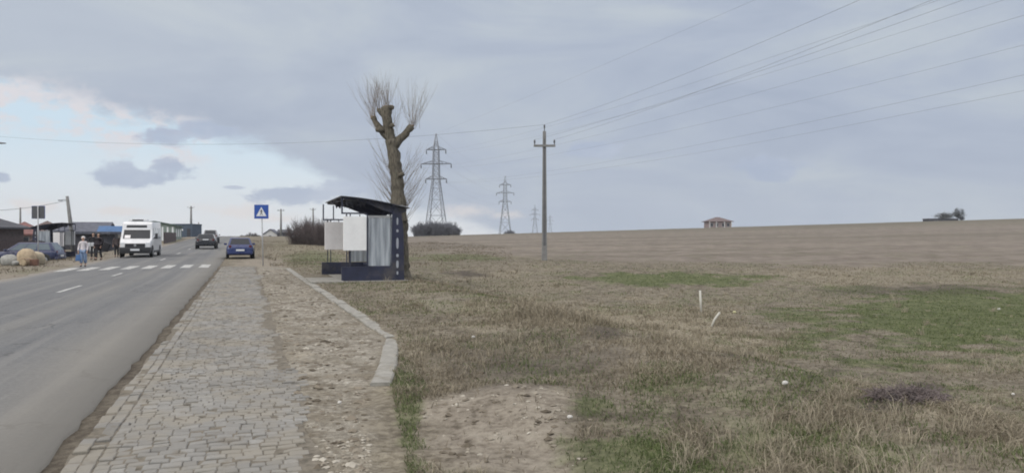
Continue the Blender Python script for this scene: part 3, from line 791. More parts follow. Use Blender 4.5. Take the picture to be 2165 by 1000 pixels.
# ------------------------------------------------------------------ cables
def sagged(a, b, sag, n=26):
    return [a.lerp(b, i/n)-Vector((0, 0, 4*sag*(i/n)*(1-i/n))) for i in range(n+1)]
def cable(label, pts, r, group):
    o = MB().tube(pts, r, 4, False).build('power_cable', M['cable'], None); return tag(o, label, 'cable', group)
def pyl_pt(k, arm, side):
    loc, rz, s_ = PYL[k]
    h = (HALF[arm]-.1)*side if arm >= 0 else 0; z = ZS[arm]-1.2 if arm >= 0 else zt
    return loc+Vector((h*math.cos(rz), h*math.sin(rz), z))
NEXT = Vector((74, -8, 3.2)); nrz = math.radians(22)
CONDUCTORS = [(-1, 0, 1.0, 'topmost earth wire of the pylon line, running to the pylon peaks')]+[(a, sd_, 4.0, '%s cable of the pylon line, hung from the %s crossarms' % (('left' if sd_ < 0 else 'right'), ('upper', 'long middle', 'lower')[a])) for a in range(3) for sd_ in (-1, 1)]
for a, sd_, sag, lab in CONDUCTORS:
    h = (HALF[a]-.1)*sd_ if a >= 0 else 0; z = ZS[a]-1.2 if a >= 0 else zt
    start = NEXT+Vector((h*math.cos(nrz), h*math.sin(nrz), z))
    pts = sagged(start, pyl_pt(0, a, sd_), sag, 40)
    for k in range(3): pts += sagged(pyl_pt(k, a, sd_), pyl_pt(k+1, a, sd_), 2.5, 14)[1:]
    cable(lab, pts, .0115, 'pylon line cables')
for k, (nm, q) in enumerate((('left crossarm insulator', E(2110, -26, 23)), ('right crossarm insulator', E(2050, -32, 22)), ('top insulator', E(1900, -36, 22)))):
    cable('cable running off to the upper right from the %s of the concrete pole' % nm, sagged(q, POLE_TOPS[k], .25, 30), .0052, 'cables of the concrete pole')
Yq = 62.0
lq = Vector((-50, Yq, 10.6))
cable('thin sagging cable crossing the road high to the concrete pole', sagged(lq, POLE_TOPS[2], 1.42, 40), .0085, 'cables of the concrete pole')

# ------------------------------------------------------------------ pollarded tree
TY = 30.0
tb = GX(851, TY)
tree = thing('pollarded_tree', 'bare pollarded tree with cut stubs and thin whippy shoots rising behind the shelter', 'tree', tb)
def TL(px, py, dy=0): e = E(px, py, TY+dy); return Vector((e.x-tb.x, e.y-tb.y, e.z-tb.z))
def limb(m_, pts, rad, n=14, seed=0):
    r_ = random.Random(seed); P, R = [], []
    for i in range(len(pts)-1):
        k = max(2, int((Vector(pts[i+1])-Vector(pts[i])).length/.12))
        for j in range(k):
            q = j/k; P.append(Vector(pts[i]).lerp(Vector(pts[i+1]), q)+Vector((r_.gauss(0, .012), r_.gauss(0, .012), 0)))
            R.append((rad[i]*(1-q)+rad[i+1]*q)*(1+r_.gauss(0, .05)))
    P.append(Vector(pts[-1])); R.append(rad[-1]); m_.tube(P, R, n)
tm = MB()
limb(tm, [TL(852, 600), TL(849, 570), TL(848, 520), TL(846, 455), TL(842, 400), TL(836, 350), TL(831, 318), TL(826, 296)], [.44, .31, .27, .265, .255, .235, .235, .22], 16, 1)
limb(tm, [TL(829, 305), TL(824, 285), TL(820, 262, -.1), TL(817, 238, -.1), TL(815, 226, -.1)], [.20, .20, .20, .20, .19], 12, 2)
limb(tm, [TL(823, 292), TL(811, 283), TL(803, 272, .1), TL(794, 258, .2), TL(789, 248, .2)], [.17, .15, .13, .11, .12], 10, 3)
limb(tm, [TL(815, 278), TL(806, 275, -.2), TL(796, 276, -.3)], [.10, .085, .08], 8, 4)
limb(tm, [TL(818, 258), TL(810, 245, .2), TL(801, 232, .3)], [.11, .09, .10], 9, 5)
limb(tm, [TL(820, 244), TL(825, 232), TL(827, 225)], [.12, .11, .12], 9, 6)
limb(tm, [TL(817, 268), TL(827, 266, -.2), TL(833, 264, -.2)], [.10, .09, .08], 8, 7)
limb(tm, [TL(831, 312), TL(840, 301), TL(852, 288, .1), TL(862, 277, .1), TL(871, 267, .1)], [.17, .155, .145, .125, .135], 12, 8)
limb(tm, [TL(834, 305), TL(838, 296), TL(838, 290)], [.10, .08, .075], 8, 9)
limb(tm, [TL(843, 372, -.1), TL(849, 369, -.3), TL(853, 368, -.35)], [.11, .08, .075], 8, 10)
limb(tm, [TL(850, 470), TL(858, 467, -.2), TL(862, 464, -.2)], [.10, .07, .06], 8, 11)
from mathutils import noise as mn
def rough(v):
    p = Vector(v); q = mn.noise(Vector((p.x*7, p.y*7, p.z*2.2)))*.030+mn.noise(Vector((p.x*16, p.y*16, p.z*5)))*.018+max(0, mn.noise(Vector((p.x*3.1, p.y*3.1, p.z*1.9+9)))-.28)*.16
    d = mn.noise_vector(Vector((p.x*9, p.y*9, p.z*4)))
    ax = Vector((p.x-np.interp(p.z, [0, 3, 6.5], [0, -.17, -.6]), p.y, 0))
    if ax.length > 1e-4: ax.normalize()
    return tuple(p+ax*q+d*.012)
tm.v = [rough(v) for v in tm.v]
tm.build('trunk', M['bark'], tree, True)
cw = MB()
for q in (TL(815, 226, -.1), TL(789, 248, .2), TL(801, 232, .3), TL(827, 225), TL(871, 267, .1)):
    cw.lathe([(.09, -.02), (.10, .02), (.06, .04)], q, n=10)
cw.build('cut_stub', M['bark_cut'], tree)
cr = MB(); r_ = random.Random(11)
def shoot(m_, o, d, L, r0, up=.55, n=6):
    pts = [o]; v = Vector(d).normalized()
    for i in range(n):
        v = (v+Vector((r_.gauss(0, .05), r_.gauss(0, .05), up/n))).normalized(); pts.append(pts[-1]+v*L/n)
    m_.tube(pts, [r0*(1-.8*i/n) for i in range(n+1)], 3, False)
    return pts
def shoots(o, cnt, L0, L1, ax, ay, r0, up=.5, bias=(0, 0)):
    for _ in range(cnt):
        oo = o+Vector((r_.gauss(0, .07), r_.gauss(0, .07), r_.gauss(0, .06)))
        d = Vector((r_.gauss(bias[0], ax), r_.gauss(0, ay), 1)); L = r_.uniform(L0, L1)
        pts = shoot(cr, oo, d, L, r0*r_.uniform(.7, 1.2), up)
        for k in (2, 3, 4):
            if r_.random() < .55: shoot(cr, pts[k], (d.x+r_.gauss(0, .5), d.y+r_.gauss(0, .5), 1.1), L*.35, r0*.55, .3, 4)
shoots(TL(790, 250, .2), 32, 1.1, 1.9, .34, .4, .0062, .5, (-.28, 0))
shoots(TL(798, 274, -.3), 9, .5, 1.3, .45, .4, .005, .6, (-.7, 0))
shoots(TL(801, 234, .3), 24, 1.0, 1.6, .26, .4, .006, .4, (-.12, 0))
shoots(TL(818, 228, -.1), 36, .9, 1.6, .34, .4, .006, .3, (.02, 0))
shoots(TL(833, 264, -.2), 9, .8, 1.7, .3, .4, .005, .5, (.25, 0))
shoots(TL(871, 268, .1), 36, 1.1, 2.1, .32, .4, .0062, .4, (.24, 0))
shoots(TL(838, 292), 8, .6, 1.3, .35, .4, .005, .5, (.2, 0))
for py, cnt in ((372, 14), (400, 14), (425, 20), (446, 18), (466, 10)):
    pxm = np.interp(py, [350, 400, 455, 520], [836, 842, 846, 849])
    for sd_ in (-1, 1):
        o = TL(pxm+sd_*9, py)
        shoots(o, int(cnt*.7), .8, 2.1, .30, .5, .0075, .55, (sd_*.78, 0))
cr.build('crown', M['twig'], tree)

# ------------------------------------------------------------------ bare shrubs and far trees
def shrub_mesh(seed, n, h, wd, th, up=.5):
    r = random.Random(seed); m_ = MB()
    for i in range(n):
        a = r.uniform(0, 2*math.pi); q = math.sqrt(r.random())*wd*.42
        o = Vector((q*math.cos(a), q*math.sin(a)*.7, 0)); L = h*r.uniform(.55, 1.0)*(1-.35*(q/(wd*.42))**2)
        v = Vector((math.cos(a)*r.uniform(0, .6), math.sin(a)*r.uniform(0, .6), 1)).normalized(); pts = [o]
        for k in range(4):
            v = (v+Vector((r.gauss(0, .16), r.gauss(0, .16), .05))).normalized(); pts.append(pts[-1]+v*L/4)
        m_.tube(pts, [th, th*.8, th*.6, th*.45, th*.25], 3, False)
        for k in (1, 2, 3, 3):
            for _ in range(2):
                d = (v+Vector((r.gauss(0, .7), r.gauss(0, .7), .35))).normalized()
                b_ = pts[k]; m_.tube([b_, b_+d*L*.16, b_+(d+Vector((0, 0, .3)))*L*.27], [th*.5, th*.4, th*.2], 3, False)
    return m_
def shrub(label, px, Y, h, wd, seed, key, n=90, th=.05, group=None, sink=.1):
    g_ = GX(px, Y); o = shrub_mesh(seed, n, h, wd, th).build('bare_shrub', M[key], None)
    o.location = (g_.x, g_.y, g_.z-sink); return tag(o, label, 'shrub', group)
wh = ('at the left end of the row', 'second from the left, broad', 'under its left leg', 'under its middle', 'under its right leg', 'lower, right of its legs', 'at the low right end of the row')
for k, (px, h, wd) in enumerate(((884, 4.2, 3.2), (895, 4.6, 3.4), (908, 5.0, 3.6), (922, 4.6, 3.6), (936, 4.7, 3.6), (950, 4.4, 3.4), (962, 3.2, 3.2))):
    shrub('grey leafless bush below the largest pylon, %s' % wh[k], px, 222+random.uniform(-2, 2), h, wd, 30+k, 'shrub_far', 120, .075, 'bushes below the largest pylon')
shrub('small round dark bush at the foot of the second pylon', 1077, 390, 4.0, 4.4, 50, 'shrub_far', 120, .1)
thick = ((632, 92, 2.7, 2.6, 'left end'), (648, 95, 3.4, 3.0, 'tallest'), (662, 90, 2.8, 2.6, 'dense middle'), (676, 93, 3.3, 2.8, 'right of the middle'), (690, 88, 2.8, 2.6, 'behind the far notice board'))
for k, (px, Y_, h, wd, nm) in enumerate(thick):
    shrub('brown leafless thicket bush left of the shelter, %s' % nm, px, Y_, h*1.12, wd, 60+k, 'shrub_brown', 120, .027, 'thicket left of the shelter')
for k, (px, Y_, h, wd, lab) in enumerate(((516, 240, 1.5, 3.4, 'low dark bush on the road horizon, left of the crossing sign'), (532, 235, 2.2, 3.6, 'round dark bush on the horizon beside the crossing sign pole'), (543, 240, 1.5, 3, 'low dark bush on the horizon touching the crossing sign pole'),
        (604, 240, 3.0, 3.6, 'bush behind the dark shed by the white gabled house'), (486, 230, 1.2, 2.5, 'tiny dark bush at the road crest above the blue car'))):
    shrub(lab, px, Y_, h, wd, 70+k, 'shrub', 90, .07)
def crown_mesh(seed, n, rx, ry, rz, leaf):
    r = random.Random(seed); m_ = MB()
    cl = [Vector((r.gauss(0, .42)*rx, r.gauss(0, .42)*ry, r.gauss(0, .40)*rz)) for _ in range(14)]
    for i in range(n):
        c = r.choice(cl); p = c+Vector((r.gauss(0, .20)*rx, r.gauss(0, .20)*ry, r.gauss(0, .20)*rz))
        a = Vector((r.gauss(0, 1), r.gauss(0, 1), r.gauss(0, 1))).normalized(); b_ = a.orthogonal().normalized()
        m_.add([p-a*leaf, p+b_*leaf*.6, p+a*leaf, p-b_*leaf*.6], [(0, 1, 2, 3)])
    return m_
M['far_foliage'] = mat('far_foliage', (.055, .06, .062), .9, 0, .3, .6)
def small_tree(label, px, Y, h, wd, seed, key='far_foliage', group=None, n=1900):
    g_ = GX(px, Y); t = thing('small_tree', label, 'tree', (g_.x, g_.y, g_.z-.2), 0, group)
    tk = MB(); tk.tube([(0, 0, 0), (.05, 0, h*.35), (0, .05, h*.8)], [.16, .12, .04], 7)
    r = random.Random(seed)
    for k in range(7):
        z = h*r.uniform(.3, .6); a = r.uniform(0, 6.28)
        tk.tube([(0, 0, z), (math.cos(a)*wd*.3, math.sin(a)*wd*.3, z+h*.25)], [.07, .02], 5)
    tk.build('trunk', M['shrub'], t)
    o = crown_mesh(seed, n, wd*.5, wd*.5, h*.42, .18).build('crown', M[key], t, loc=(0, 0, h*.60))
small_tree('broad dark tree on the far hilltop at the right, left one of two', 1996, 262, 4.0, 6.6, 3, group='hilltop trees')
small_tree('narrow dark tree on the far hilltop at the right, right one of two', 2025, 262, 4.5, 4.0, 4, group='hilltop trees')

# ------------------------------------------------------------------ vehicles
def wheel(root, x, y, r, w_, side):
    t = MB().lathe([(r*.62, -w_/2), (r*.92, -w_/2), (r, -w_*.32), (r, w_*.32), (r*.92, w_/2), (r*.62, w_/2)], (x, y, r), 'y', 24).build('wheel', M['tyre'], root, True)
    rm = MB(); rm.lathe([(r*.60, -.01), (r*.58, .012), (r*.2, .02), (r*.12, .03)], (x, y+side*w_/2*1.0-(.0 if side > 0 else 0), r), 'y', 20)
    rm.v = [(vx, y+side*(w_/2-.01)+(vy-(y+side*w_/2))*side, vz) for vx, vy, vz in rm.v]
    rm.build('rim', M['rim'], t)
def loft(m_, secs):
    b = len(m_.v); n = len(secs[0])
    for s_ in secs: m_.v += [tuple(p) for p in s_]
    for i in range(len(secs)-1):
        for k in range(n): m_.f.append((b+i*n+k, b+i*n+(k+1) % n, b+(i+1)*n+(k+1) % n, b+(i+1)*n+k))
    m_.f.append(tuple(b+k for k in range(n))); m_.f.append(tuple(b+(len(secs)-1)*n+k for k in reversed(range(n))))
def car(label, loc, heading, pk, L=4.1, Wd=1.70, Ht=1.45, rear='hatch', plate_rear=True, group=None, glass='glass', lift=0, plate_z=None):
    """local +x forward"""
    t = thing('parked_car' if group == 'p' else 'car', label, 'car', loc, heading)
    hw = Wd/2; f = L/2; zb = .22+lift; belt = .88+lift; r = .31+lift*.3
    st_ = {'hatch': [(-f, .42, .62, .80), (-f+.05, .30, .90, .92), (-f+.35, zb, belt+.03, 1.0), (-.6, zb-.02, belt+.02, 1.0), (.55, zb-.02, belt, 1.0), (1.0, zb, belt-.03, .99), (f-.35, zb+.02, .76+lift, .95), (f-.08, .30, .68+lift, .86), (f, .38, .60+lift, .74)],
           'sedan': [(-f, .42, .66, .82), (-f+.06, .30, .90, .92), (-f+.35, zb, .95+lift, .98), (-f+.8, zb, .95+lift, 1.0), (-.2, zb-.02, belt+.02, 1.0), (.6, zb-.02, belt, 1.0), (1.0, zb, belt-.03, .99), (f-.35, zb+.02, .76, .95), (f-.08, .30, .68, .86), (f, .38, .60, .74)]}[rear]
    body = MB(); secs = []
    for x, z0, z1, k in st_:
        w_ = hw*k; zm = z0+(z1-z0)*.45
        half = [(0, z0), (w_*.80, z0), (w_*.95, z0+.06), (w_, zm), (w_*.985, z0+(z1-z0)*.75), (w_*.93, z1-.03), (w_*.80, z1), (0, z1+.02)]
        ring = [(x, y, z) for y, z in half]+[(x, -y, z) for y, z in half[-2:0:-1]]
        secs.append(ring)
    loft(body, secs); body.build('body', M[pk], t, True)
    # cabin
    if rear == 'hatch': xa, xb, xc, xd = -f+.10, -f+.45, .15, .98
    else: xa, xb, xc, xd = -f+.62, -f+1.15, .15, 1.0
    wl, wu = hw*.92, hw*.70; zr = Ht
    lo = [(xa, -wl, belt-.02), (xd, -wl*.98, belt-.03), (xd, wl*.98, belt-.03), (xa, wl, belt-.02)]
    hi = [(xb, -wu, zr-.03), (xc, -wu, zr-.02), (xc, wu, zr-.02), (xb, wu, zr-.03)]
    md = [((xb+xc)/2-.1, 0, zr)]
    cb = MB().add(lo+hi, [(0, 1, 5, 4), (1, 2, 6, 5), (2, 3, 7, 6), (3, 0, 4, 7), (4, 5, 6, 7), (3, 2, 1, 0)])
    cb.build('cabin', M[pk], t, True, bevel=.06, seg=3)
    V_ = [Vector(p) for p in lo+hi]
    qR, qL = [V_[0], V_[1], V_[5], V_[4]], [V_[2], V_[3], V_[7], V_[6]]
    qF, qB = [V_[1], V_[2], V_[6], V_[5]], [V_[3], V_[0], V_[4], V_[7]]
    MB().panel(qF, .07, .93, .08, .92, .006, .012).build('windscreen', M[glass], t)
    MB().panel(qB, .08, .92, .14, .90, .006, .012).build('rear_window', M[glass], t)
    for q, fl in ((qR, 0), (qL, 1)):
        for u0, u1 in ((.08, .36), (.39, .63), (.66, .90)):
            a, b_ = (u0, u1) if not fl else (1-u1, 1-u0)
            MB().panel(q, a, b_, .16, .86, .006, .012).build('side_window', M['glass_pale' if glass == 'glass_pale' else 'glass'], t)
    for sx in (-1, 1):
        for sy in (-1, 1):
            x = sx*(f-.78) if sx > 0 else -f+.72
            MB().lathe([(r*1.2, -.06), (r*1.2, .012)], (x, sy*(hw-.0), r+.02), 'y', 20).build('wheel_arch', M['black_plastic'], t)
            wheel(t, x, sy*(hw-.075), r, .19, sy)
    for sy in (-1, 1):
        # tail lamps, head lamps, mirrors, handles
        MB().box((-f+.07, sy*hw*.74, .80+lift), (.10, hw*.20, .17)).build('tail_lamp', M['lamp_red'], t, bevel=.02)
        MB().box((f-.13, sy*hw*.66, .62+lift), (.16, hw*.34, .13)).build('headlamp', M['lamp_clear'], t, bevel=.03)
        MB().box((.80, sy*(hw+.07), belt+.06), (.13, .19, .13)).build('wing_mirror', M[pk], t, bevel=.03)
        for x in (-.55, .35): MB().box((x, sy*(hw*.985), belt-.10), (.16, .03, .03)).build('door_handle', M['black_plastic'], t)
    MB().box((-f+.06, 0, .40+lift*.5), (.18, Wd*.92, .20)).build('bumper', M[pk], t, True, bevel=.05)
    MB().box((f-.06, 0, .38+lift*.5), (.2, Wd*.84, .20)).build('bumper', M[pk], t, True, bevel=.05)
    MB().box((f-.015, 0, .50+lift), (.06, Wd*.44, .10)).build('grille', M['black_plastic'], t, bevel=.01)
    pz = plate_z or .56
    MB().box((-f-.035, 0, pz), (.02, .52, .115)).build('number_plate', M['plate'], t)
    if plate_z: MB().box((-f-.008, 0, pz), (.06, .60, .16)).build('plate_recess', M['black_plastic'], t)
    MB().box((f+.045, 0, .40), (.02, .52, .115)).build('number_plate', M['plate'], t)
    return t
UP = math.pi/2+ROT          # heading along the road, away from the viewer
g_ = GX(507, 52.5)
car('dark blue hatchback parked on the verge, seen from behind, right of the road', (g_.x, g_.y, g_.z+.01), UP+.02, 'blue_paint', 4.0, 1.70, 1.40, 'hatch')
x_, y_ = E(437, 530, 74).xy; s_, t_ = st(x_, y_)
car('black hatchback driving away up the road, seen from behind', (x_, y_, road_top(t_, s_)), UP, 'black_paint', 4.3, 1.80, 1.40, 'hatch', lift=.03, plate_z=.86)
x_, y_ = E(446, 520, 95).xy; s_, t_ = st(x_, y_)
car('grey car mostly hidden ahead of the black hatchback on the road', (x_, y_, road_top(t_, s_)), UP, 'silver_paint', 4.3, 1.78, 1.62, 'hatch', lift=.08)
g_ = GX(53, 51.0)
car('dark blue car parked side on by the left verge behind the boulders', (g_.x, g_.y, g_.z+.01), math.pi+ROT*.55, 'navy_paint', 4.45, 1.74, 1.45, 'hatch', glass='glass_pale')

# white minibus, coming towards the viewer
def minibus(loc, heading):
    t = thing('minibus', 'white minibus with roof unit and black bumper coming down the road', 'minibus', loc, heading)
    prof = [(3.05, .38), (3.12, .55), (3.10, .93), (2.98, 1.06), (2.45, 1.22), (2.02, 1.88), (1.92, 2.28), (1.72, 2.40), (-2.95, 2.44), (-3.05, 2.30), (-3.08, .42)]
    b = MB(); n = len(prof)
    def yw(z): return 1.0-.085*max(0, (z-1.0)/1.4)
    for sy in (-1, 1):
        for x, z in prof:
            b.v.append((x, sy*yw(z)*(.93 if x > 2.9 else 1), z))
    b.f += [tuple(range(n)), tuple(range(2*n-1, n-1, -1))]+[(i, (i+1) % n, (i+1) % n+n, i+n) for i in range(n)]
    b.build('body', M['white_paint'], t, True, bevel=.05, seg=3)
    def fq(i, j):   # quad across the front between profile points i (lower) and j (upper)
        (x0, z0), (x1, z1) = prof[i], prof[j]
        k0, k1 = yw(z0), yw(z1)
        return [Vector((x0, -k0, z0)), Vector((x0, k0, z0)), Vector((x1, k1, z1)), Vector((x1, -k1, z1))]
    ws = MB().panel(fq(4, 5), .07, .93, .03, .95, .006, .02).build('windscreen', M['glass'], t)
    MB().panel(fq(4, 5), .12, .30, .08, .40, .012, .004).build('paper_notice', M['pale_board'], ws)
    MB().panel(fq(5, 6), .14, .82, .30, .72, .008, .02).build('destination_panel', M['black_plastic'], t)
    MB().box((3.09, 0, .74), (.10, 1.24, .36)).build('grille', M['black_plastic'], t, bevel=.03)
    MB().lathe([(.085, 0), (.085, .012)], (3.143, 0, .80), 'x', 14).build('badge', M['grey_trim'], t)
    MB().box((3.04, 0, .46), (.28, 1.94, .42)).build('bumper', M['black_plastic'], t, True, bevel=.06)
    MB().box((3.20, .0, .50), (.02, .56, .13)).build('number_plate', M['plate'], t)
    for sy in (-1, 1):
        MB().box((3.02, sy*.76, .88), (.16, .26, .20)).build('headlamp', M['lamp_clear'], t, True, bevel=.04)
        a = MB().bar((2.3, sy*.98, 1.22), (2.42, sy*1.2, 1.32), .04); a.box((2.42, sy*1.24, 1.42), (.12, .16, .36)).build('wing_mirror', M['black_plastic'], t)
        sg_ = [(2.2, -2.9)]
        q = [Vector((2.25, -yw(1.15), 1.15)), Vector((-2.95, -yw(1.15), 1.15)), Vector((-2.95, -yw(2.1), 2.1)), Vector((2.25, -yw(2.1), 2.1))]
        if sy > 0: q = [Vector((v.x, -v.y, v.z)) for v in (q[1], q[0], q[3], q[2])]
        for u0, u1 in ((.08, .24), (.28, .46), (.49, .68), (.71, .90)):
            a0, a1 = (u0, u1) if sy < 0 else (1-u1, 1-u0)
            q2 = q if sy > 0 else q
            pn = MB().panel([q2[1], q2[0], q2[3], q2[2]] if sy < 0 else [q2[1], q2[0], q2[3], q2[2]], 1-a1, 1-a0, .1, .9, .006, .02)
            pn.build('side_window', M['glass' if u0 < .1 else 'van_glass'], t)
        for x in (2.15, -1.95):
            MB().lathe([(.43, -.05), (.43, .015)], (x, sy*.985, .36), 'y', 22).build('wheel_arch', M['black_plastic'], t)
            wheel(t, x, sy*.90, .34, .21, sy)
        MB().bx(-1.5, 1.7, sy*.93-.05, sy*.93+.05, .28, .42).build('sill', M['black_plastic'], t)
        MB().box((-3.08, sy*.8, 1.0), (.06, .14, .36)).build('tail_lamp', M['lamp_red'], t)
    u = MB().box((.9, -.05, 2.52), (1.1, 1.15, .17)).build('roof_unit', M['white_paint'], t, bevel=.04)
    MB().box((1.455, -.05, 2.52), (.02, .7, .09)).build('grille', M['black_plastic'], u)
x_, y_ = E(287, 545, 52.0).xy; s_, t_ = st(x_, y_)
minibus((x_-.99, y_+2.88, road_top(t_, s_+3)), UP+math.pi-.012)

# ------------------------------------------------------------------ people
def skin_body(name, nodes, edges, mat_, parent, sub=1, root=0):
    me = bpy.data.meshes.new(name); me.from_pydata([n[0] for n in nodes], edges, [])
    o = link(bpy.data.objects.new(name, me), parent); me.materials.append(mat_)
    md = o.modifiers.new('skin', 'SKIN'); md.use_smooth_shade = True; md.branch_smoothing = .4
    if not me.skin_vertices: me.skin_vertices.new()
    for i, n in enumerate(nodes):
        r = n[1]; me.skin_vertices[0].data[i].radius = (r, r) if not isinstance(r, tuple) else r
        me.skin_vertices[0].data[i].use_root = (i == root)
    sb = o.modifiers.new('subdivision', 'SUBSURF'); sb.levels = sub; sb.render_levels = sub
    return o
M['skin'] = mat('skin_tone', (.42, .27, .20), .55, 0, .08, 8)
M['hair_white'] = mat('white_knit', (.62, .61, .60), .9, 0, .1, 20)
M['hair_dark'] = mat('dark_hair', (.03, .024, .02), .7, 0, .2, 30)
M['coat_white'] = mat('white_jacket', (.56, .53, .55), .8, 0, .08, 8)
M['coat_black'] = mat('black_coat', (.008, .008, .012), .8, 0, .2, 8)
M['coat_maroon'] = mat('maroon_coat', (.014, .009, .014), .8, 0, .2, 8)
M['coat_brown'] = mat('brown_coat', (.06, .045, .045), .85, 0, .2, 8)
M['denim'] = mat('pale_denim', (.19, .27, .41), .85, 0, .15, 10)
M['bag_blue'] = mat('blue_bag', (.05, .13, .30), .7, 0, .15, 8)
M['mask'] = mat('pale_scarf', (.50, .52, .55), .8, 0, .1, 10)
M['trousers_dark'] = mat('dark_trousers', (.02, .021, .026), .85, 0, .2, 8)
def person(label, loc, facing, h, coat, legs, hat, hem=.80, bulk=1.0, leg_bulk=1.0, skirt=None, step=.16, arm=(.0, .0), hood=False, long_hair=False):
    k = h/1.72
    t = thing('person', label, 'person', loc, facing)       # local +y is forward
    nodes, edges = [], []
    def nd(p, r, par=None):
        nodes.append((tuple(c*k for c in p), tuple(c*k for c in r) if isinstance(r, tuple) else r*k))
        if par is not None: edges.append((par, len(nodes)-1))
        return len(nodes)-1
    pel = nd((0, 0, .94), (.13, .10)); sp = nd((0, .0, 1.12), (.125, .095), pel); ch = nd((0, .0, 1.32), (.14, .10), sp)
    nk = nd((0, .01, 1.45), .055, ch); hb = nd((0, .02, 1.53), .062, nk); hd = nd((0, .025, 1.60), (.078, .095), hb); tp = nd((0, .02, 1.68), .06, hd)
    nd((0, .125, 1.59), .014, hd)
    for sx in (-1, 1): nd((sx*.083, .015, 1.59), .016, hd)
    joints = {}
    for i, sx in enumerate((-1, 1)):
        sh = nd((sx*.175, 0, 1.385), .062, ch); el_ = nd((sx*.225, -.03, 1.12), .045, sh)
        wy = .10+arm[i]; wr = nd((sx*.225, wy, .90+arm[i]*.6), .030, el_); pm = nd((sx*.225, wy+.03, .83+arm[i]*.7), (.038, .022), wr)
        joints[sx] = (nodes[sh][0], nodes[el_][0], nodes[wr][0], nodes[pm][0])
        for q, (fx, fl) in enumerate(((-.03, .075), (-.01, .085), (.010, .08), (.028, .062))):
            f1 = nd((sx*.225+fx*.25, wy+.045+fx, .785+arm[i]*.7), .010, pm); nd((sx*.225-sx*.012+fx*.2, wy+.04+fx, .785-fl*.75+arm[i]*.7), .008, f1)
        th1 = nd((sx*.20, wy+.06, .82+arm[i]*.7), .011, pm); nd((sx*.195, wy+.075, .775+arm[i]*.7), .009, th1)
        hp = nd((sx*.085, 0, .88), .085, pel); stp = step*sx
        kn = nd((sx*.09, .04+stp*.55, .49), .055, hp); an = nd((sx*.09, -.02+stp, .09), .040, kn); nd((sx*.10, .13+stp, .035), .032, an)
        joints[(sx, 'l')] = (nodes[hp][0], nodes[kn][0], nodes[an][0])
    skin_body('body', nodes, edges, M['skin'], t, 1, pel)
    def inv(p): return tuple(c/k for c in p)
    # coat
    N, Ed = [], []
    def n2(p, r, par=None):
        N.append((tuple(p), tuple(c*k for c in r) if isinstance(r, tuple) else r*k))
        if par is not None: Ed.append((par, len(N)-1))
        return len(N)-1
    c0 = n2((0, 0, 1.15*k), (.165*bulk, .13*bulk)); c1 = n2((0, 0, 1.33*k), (.165*bulk, .125*bulk), c0); n2((0, .01, 1.44*k), .085, c1)
    lo = n2((0, 0, .98*k), (.175*bulk, .14*bulk), c0); n2((0, 0, hem*k), (.185*bulk, .15*bulk), lo)
    for sx in (-1, 1):
        a, b_, c_, d_ = joints[sx]; q = n2(a, .082*bulk, c1); q = n2(b_, .066*bulk, q); n2(c_, .052*bulk, q)
    skin_body('coat', N, Ed, M[coat], t, 1, c0)
    # trousers, shoes
    N, Ed = [], []
    pl = n2((0, 0, .92*k), (.15, .12))
    for sx in (-1, 1):
        a, b_, c_ = joints[(sx, 'l')]; q = n2(a, .10*min(leg_bulk, 1.2), pl); q = n2(b_, .073*leg_bulk, q); n2((c_[0], c_[1], c_[2]+.03*k*leg_bulk**3), .062*leg_bulk, q)
    skin_body('trousers', N, Ed, M[legs], t, 1, pl)
    for sx in (-1, 1):
        a, b_, c_ = joints[(sx, 'l')]
        N, Ed = [], []; q = n2((c_[0], c_[1]-.03*k, .055*k), .05); n2((c_[0], c_[1]+.16*k, .04*k), .043, q)
        skin_body('shoe', N, Ed, M['trousers_dark'], t, 1, 0)
    if skirt:
        r0, r1, zz = .17*k, .25*k, .32*k
        sk = MB(); n = 18; rows = []
        for i in range(6):
            q = i/5; rows.append((r0+(r1-r0)*q, (.98*k)*(1-q)+zz*q))
        sk.lathe(rows, n=n); sk.v = [(x*(1+.05*math.sin(7*math.atan2(y, x))), y*.8, z) for x, y, z in sk.v]
        sk.build('skirt', M[skirt], t, True)
    hr = MB().lathe([(.03*k, 1.725*k), (.075*k, 1.705*k), (.096*k, 1.66*k), (.102*k, 1.60*k), (.085*k, (1.56 if not long_hair else 1.47)*k)], (0, -.012*k, 0), n=14)
    hr.v = [(x, (y if y < .03 else .03+(y-.03)*.35)+.0, z) for x, y, z in hr.v]
    hr.build('hair' if hat.startswith('hair_dark') else 'hat', M[hat], t, True)
    for sx in (-1, 1): MB().lathe([(.011*k, -.004), (.011*k, .006)], (sx*.032*k, .112*k, 1.615*k), 'y', 8).build('eye', M['sign_black'], t)
    return t, joints, k
def ground_face(px, Y, py=None):
    g_ = GX(px, Y); return g_
FACE = math.radians(180-12)     # roughly towards the viewer
x_, y_ = E(176, 566, 39.3).xy; s_, t_ = st(x_, y_)
pw, jw, kw = person('person in a white jacket and wide pale blue trousers stepping onto the zebra crossing', (x_, y_, max(road_top(t_, s_), hz(x_, y_))), math.radians(195), 1.55, 'coat_white', 'denim', 'hair_white', hem=.86, step=.07, leg_bulk=1.45)
bagw = joint = jw[1][3]
bg_ = thing('carrier_bag', 'blue carrier bag hanging from the hand of the person in white', 'bag', pw.matrix_basis @ Vector((jw[1][3][0], jw[1][3][1], 0)), math.radians(195))
MB().add([(-.13, -.06, .30), (.13, -.06, .30), (.13, .06, .30), (-.13, .06, .30), (-.10, -.03, .62), (.10, -.03, .62), (.10, .03, .62), (-.10, .03, .62)], [(0, 1, 2, 3), (0, 1, 5, 4), (1, 2, 6, 5), (2, 3, 7, 6), (3, 0, 4, 7), (4, 5, 6, 7)]).build('sack', M['bag_blue'], bg_, True, bevel=.03)
